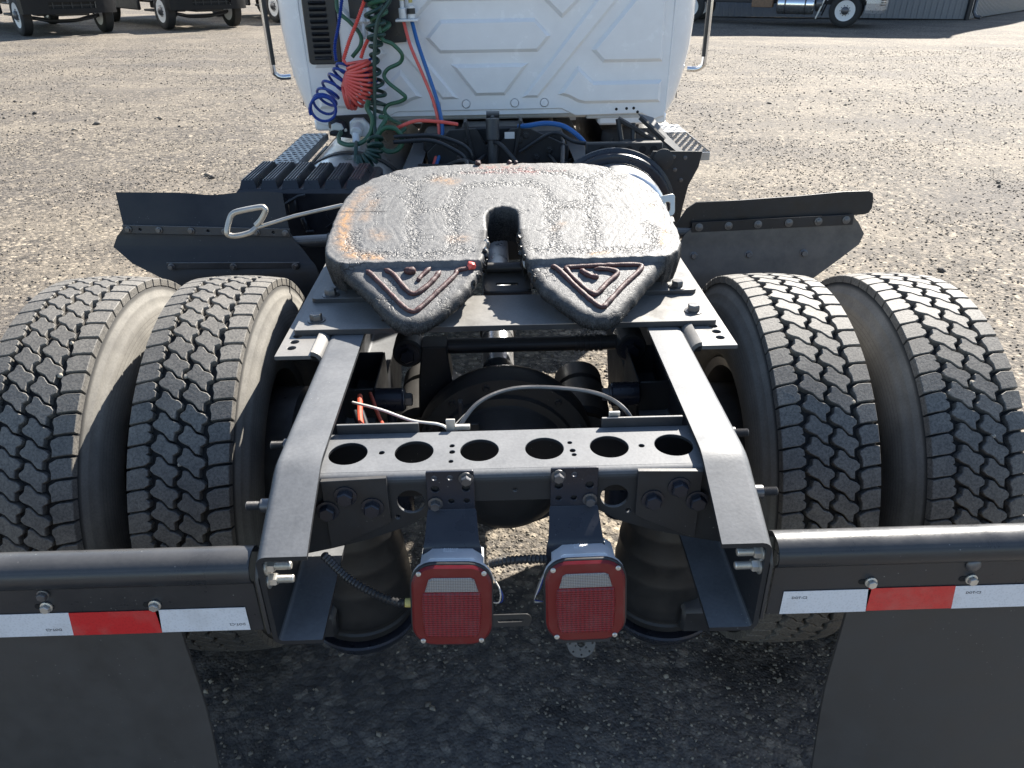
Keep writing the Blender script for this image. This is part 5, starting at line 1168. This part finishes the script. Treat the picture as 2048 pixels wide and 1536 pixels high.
# ------------------------------------------------------------------ trucks and building behind
def local_build(name, mb, mat, rt, parent=None, ang=38):
    me = bpy.data.meshes.new(name); me.from_pydata([tuple(v) for v in mb.v], [], mb.f); me.validate(); me.update(); finish(me, ang)
    return link(name, me, mat, parent or rt, WM[rt].copy())
def disc_wheel(rt, x, y, r, w_, side, white=True):
    m = Matrix.Translation((x, y, r)) @ Matrix.Rotation(R(90), 4, 'Y')
    b = MB(); b.lathe([(r*.60, -w_*.42), (r*.72, -w_*.5), (r*.9, -w_*.48), (r*.985, -w_*.38), (r, -w_*.2), (r, w_*.2), (r*.985, w_*.38), (r*.9, w_*.48), (r*.72, w_*.5), (r*.60, w_*.42)], 48, m, closed=True); ty = local_build('tyre', b, 'bg_tyre', rt)
    pl = plate(circ(0, 0, r*.55, 40), [circ(r*.4*math.cos(a), r*.4*math.sin(a), r*.075, 10) for a in np.linspace(0, 2*PI, 9)[:-1]], .012)
    b = MB(); b.mesh(pl, Matrix.Translation((x + side*w_*.25, y, r)) @ Matrix.Rotation(R(90), 4, 'Y')); b.lathe([(r*.55, -w_*.4), (r*.62, -w_*.44), (r*.62, w_*.44), (r*.585, w_*.46), (r*.55, w_*.3)], 40, m); local_build('wheel_rim', b, 'white_wheel' if white else 'steel', rt)
    b = MB(); b.lathe([(r*.24, 0), (r*.24, .08), (r*.15, .12), (0, .125)], 24, Matrix.Translation((x + side*w_*.25, y, r)) @ Matrix.Rotation(R(90)*side, 4, 'Y'))
    for k in range(10):
        a = 2*PI*k/10; b.cyl((x + side*w_*.25, y + r*.30*math.cos(a), r + r*.30*math.sin(a)), (x + side*(w_*.25+.05), y + r*.30*math.cos(a), r + r*.30*math.sin(a)), .018, 6)
    local_build('hub', b, 'steel', rt)
    return ty
def bg_truck(loc, rz, label, group):
    rt = root('parked_truck', loc, label, 'truck', group, rz)
    for s in (-1, 1): disc_wheel(rt, s*1.06, 0, .51, .27, s); disc_wheel(rt, s*.98, 4.6, .51, .27, s)
    # bumper: wrapped ends, recessed centre opening
    out = [(-1.2, -.55), (-1.17, -.78), (-1.0, -.93), (-.6, -1.0), (.6, -1.0), (1.0, -.93), (1.17, -.78), (1.2, -.55)]
    def wrap(z0, z1, x0=0, x1=len(out)-1): return [[(out[i][0], out[i][1], z) for i in range(x0, x1+1)] for z in (z0, (z0+z1)/2, z1)]
    b = MB()
    for z0, z1, i0, i1 in ((.56, .68, 0, 7), (.68, .84, 0, 3), (.68, .84, 4, 7), (.84, 1.0, 0, 7)): b.sheet(wrap(z0, z1, i0, i1), -.03)
    b.box((0, -.93, .76), (1.2, .02, .17)); bp = local_build('bumper', b, 'bumper_black', rt)
    b = MB()
    for k in range(5): b.box((-.48 + .24*k, -.95, .76), (.03, .02, .15))
    b.box((0, -.945, .76), (1.16, .02, .02)); local_build('bumper_grille', b, 'hose_black', rt, bp)
    for x in (-.72, .72):
        for z in (.70, .93):
            b = MB(); b.bolt((x, -.985, z), (0, -1, 0), .022, .012, 1.3); local_build('bolt', b, 'zinc', rt, bp)
    b = MB(); b.tube(spline([(-.95, 0, .46), (-.6, -.02, .40), (-.3, -.02, .34), (.3, -.02, .34), (.6, -.02, .40), (.95, 0, .46)], 6), .05, 8); b.tube(spline([(-.8, -.25, .42), (-.4, -.3, .36), (.4, -.3, .36), (.8, -.25, .42)], 6), .02, 6); local_build('front_axle', b, 'chassis_black', rt)
    b = MB(); b.box((0, .9, .62), (.9, 3.4, .25), bev=.02); b.box((-.55, .2, .6), (.25, .5, .25), bev=.02); b.box((.6, .5, .55), (.3, .6, .2), bev=.03); local_build('chassis', b, 'chassis_black', rt)
    b = MB(); b.box((0, -.55, 1.28), (1.5, .7, .56), bev=.12, seg=3); local_build('hood', b, 'white', rt)
    b = MB(); b.box((0, -.905, 1.3), (1.0, .03, .42), bev=.01); local_build('radiator_grille', b, 'plastic', rt)
    for s in (-1, 1):
        pts = []
        for k in range(13): a = R(28 + 124*k/12); pts.append((.62*math.cos(a), .50 + .62*math.sin(a)))
        g = [[(s*(.78+.4*j/3), y, z) for j in range(4)] for y, z in pts]; b = MB(); b.sheet(g, .02*s); local_build('wheel_arch', b, 'white', rt)
        b = MB(); b.box((s*.86, -.86, 1.2), (.3, .08, .26), bev=.03); local_build('headlamp', b, 'glass', rt)
        b = MB(); b.box((s*1.02, .95, .5), (.3, .7, .06), bev=.01); b.box((s*1.02, .95, .78), (.25, .7, .05), bev=.01); local_build('step', b, 'chassis_black', rt)
    b = MB(); b.box((0, 1.1, 1.75), (2.1, 1.9, 1.5), bev=.16, seg=3); cb_ = local_build('cab', b, 'white', rt)
    b = MB(); b.box((0, .13, 2.05), (1.8, .03, .66), Matrix.Rotation(R(-14), 3, 'X'), bev=.01); local_build('windscreen', b, 'glass', rt, cb_)
    b = MB(); b.box((0, 4.75, 2.1), (2.4, 5.0, 2.3), bev=.04); local_build('added_cargo_body', b, 'white', rt)  # unseen body, added for a bigger cast shadow
    for s in (-1, 1):
        b = MB(); b.box((s*1.1, 2.9, .72), (.1, 2.2, .5), bev=.03); local_build('side_skirt', b, 'chassis_black', rt)
    b = MB(); b.box((0, 4.6, .8), (.9, 4.6, .3), bev=.02); local_build('rear_frame', b, 'chassis_black', rt)
    return rt
bg_truck((-12.05, 24.1, 0), R(43), 'parked white truck with black bumper, leftmost of the trucks behind', 'trucks parked at the back')
bg_truck((-9.1, 26.6, 0), R(43), 'parked white truck with black bumper, second from the left edge', 'trucks parked at the back')
bg_truck((-6.6, 30.1, 0), R(43), 'parked truck half hidden behind the left side of the white cab', 'trucks parked at the back')

def side_truck():
    rt = root('parked_truck', (12.25, 28.8, 0), 'parked truck with silver bumper and shiny fuel tank in front of the corrugated building', 'truck', None, R(64))
    for s in (-1, 1): disc_wheel(rt, s*1.0, 0, .51, .28, s); disc_wheel(rt, s*.98, 5.2, .51, .28, s)
    out = [(-1.22, -.62), (-1.2, -.9), (-1.05, -1.12), (-.6, -1.22), (.6, -1.22), (1.05, -1.12), (1.2, -.9), (1.22, -.62)]
    b = MB()
    for z0, z1, d0, d1 in ((.46, .54, .1, .03), (.54, .74, .03, 0), (.74, .98, 0, .02)):
        b.sheet([[(x*(1-d*.3), y*(1-d*.3), z) for x, y in out] for z, d in ((z0, d0), ((z0+z1)/2, (d0+d1)/2), (z1, d1))], -.03)
    bp = local_build('bumper', b, 'silver_paint', rt)
    b = MB()
    for k in range(3): b.box((-1.06, -1.13, .70 + .07*k), (.24, .03, .028), Matrix.Rotation(R(-32), 3, 'Z'), bev=.006)
    b.box((0, -1.2, .80), (1.0, .05, .2), bev=.02); local_build('bumper_opening', b, 'hose_black', rt, bp)
    b = MB(); b.cyl((-.95, 1.0, .66), (-.95, 2.2, .66), .30, 40, bev=.04); tk = local_build('fuel_tank', b, 'chrome', rt)
    for y in (1.25, 1.9):
        b = MB(); b.cyl((-.95, y, .66), (-.95, y+.05, .66), .308, 40); local_build('tank_strap', b, 'steel', rt, tk)
    b = MB(); b.cyl((-.93, .72, .70), (-.93, .96, .70), .24, 32, bev=.03); local_build('air_cleaner', b, 'steel', rt)
    b = MB(); b.box((-.95, 2.7, .72), (.4, .7, .34), bev=.02); local_build('tool_box', b, 'brown', rt)
    b = MB(); b.box((0, 3, .78), (.9, 7.4, .24), bev=.02); local_build('chassis', b, 'chassis_black', rt)
    b = MB(); b.box((0, -.35, 1.35), (1.9, 1.4, .7), bev=.18, seg=3); local_build('hood', b, 'silver_paint', rt)
    for s in (-1, 1):
        pts = [(.66*math.cos(R(25 + 130*k/12)), .52 + .66*math.sin(R(25 + 130*k/12))) for k in range(13)]
        b = MB(); b.sheet([[(s*(.8+.4*j/3), y, z) for j in range(4)] for y, z in pts], .02*s); local_build('wheel_arch', b, 'silver_paint', rt)
        b = MB(); b.box((s*1.14, .78, .58), (.04, .05, .7), Matrix.Rotation(R(18), 3, 'X'), bev=.01); local_build('splash_guard', b, 'wire_white' if s < 0 else 'plastic', rt)
    b = MB(); b.box((0, 1.5, 1.9), (2.1, 1.9, 1.6), bev=.16, seg=3); local_build('cab', b, 'silver_paint', rt)
    b = MB(); b.box((0, 5.2, 1.0), (.9, 3.0, .1), bev=.02); local_build('deck', b, 'chassis_black', rt)
side_truck()

def building():
    A = Vector((18.5, 32.3, 0)); H = 8.2
    rt = root('metal_building', tuple(A), 'tall grey corrugated metal building behind the parked silver truck', 'building')
    prof = []; k = 0; x = 0
    while x < .899:
        prof += [(x, 0), (x+.14, 0), (x+.155, -.025), (x+.21, -.025)]; x += .225
    prof.append((.9, 0))
    def pm(ht):
        b = MB(); b.sheet([[(px, py, z) for px, py in prof] for z in (0.03, ht)], .002)
        me = bpy.data.meshes.new('wall_panel'); me.from_pydata([tuple(v) for v in b.v], [], b.f); me.update(); finish(me, 20); me.materials.append(M['wall_metal']); return me
    me = pm(H)
    for dirv, n in ((Vector((-.99, .13, 0)).normalized(), 17), (Vector((.68, .733, 0)).normalized(), 14)):
        flip = dirv.x > 0
        for i in range(n):
            o_ = A + dirv*(.9*(i if flip else i+1)); d = dirv if flip else -dirv
            nrm = Vector((d.y, -d.x, 0))   # outward, towards the camera
            m = Matrix(((d.x, -nrm.x, 0, o_.x), (d.y, -nrm.y, 0, o_.y), (0, 0, 1, 0), (0, 0, 0, 1)))
            link('wall_panel', me, None, rt, m)
    # corner trim, downpipe and roof
    b = MB(); b.box((A.x-.02, A.y-.05, H/2), (.14, .14, H), bev=.01); build('corner_trim', b, 'chassis_black', rt, ch=False)
    b = MB(); b.tube([(A.x+.22, A.y-.02, H), (A.x+.22, A.y-.02, .3), (A.x+.28, A.y-.14, .12), (A.x+.4, A.y-.3, .1)], .07, 10); build('downpipe', b, 'steel', rt, ch=False)
    e1 = A + Vector((-.99, .13, 0)).normalized()*15.3; e2 = A + Vector((.68, .733, 0)).normalized()*12.6; e3 = e1 + (e2-A)
    b = MB(); b.prism([(p.x, p.y) for p in (A, e2, e3, e1)], 0, .25, XY(H-.02)); build('roof', b, 'wall_metal', rt, ch=False)
    for a_, b_ in ((e1, e3), (e3, e2)):
        b = MB(); b.sheet([[(a_.x, a_.y, 0), (b_.x, b_.y, 0)], [(a_.x, a_.y, H-.05), (b_.x, b_.y, H-.05)]], .05); build('back_wall', b, 'wall_metal', rt, ch=False)
building()
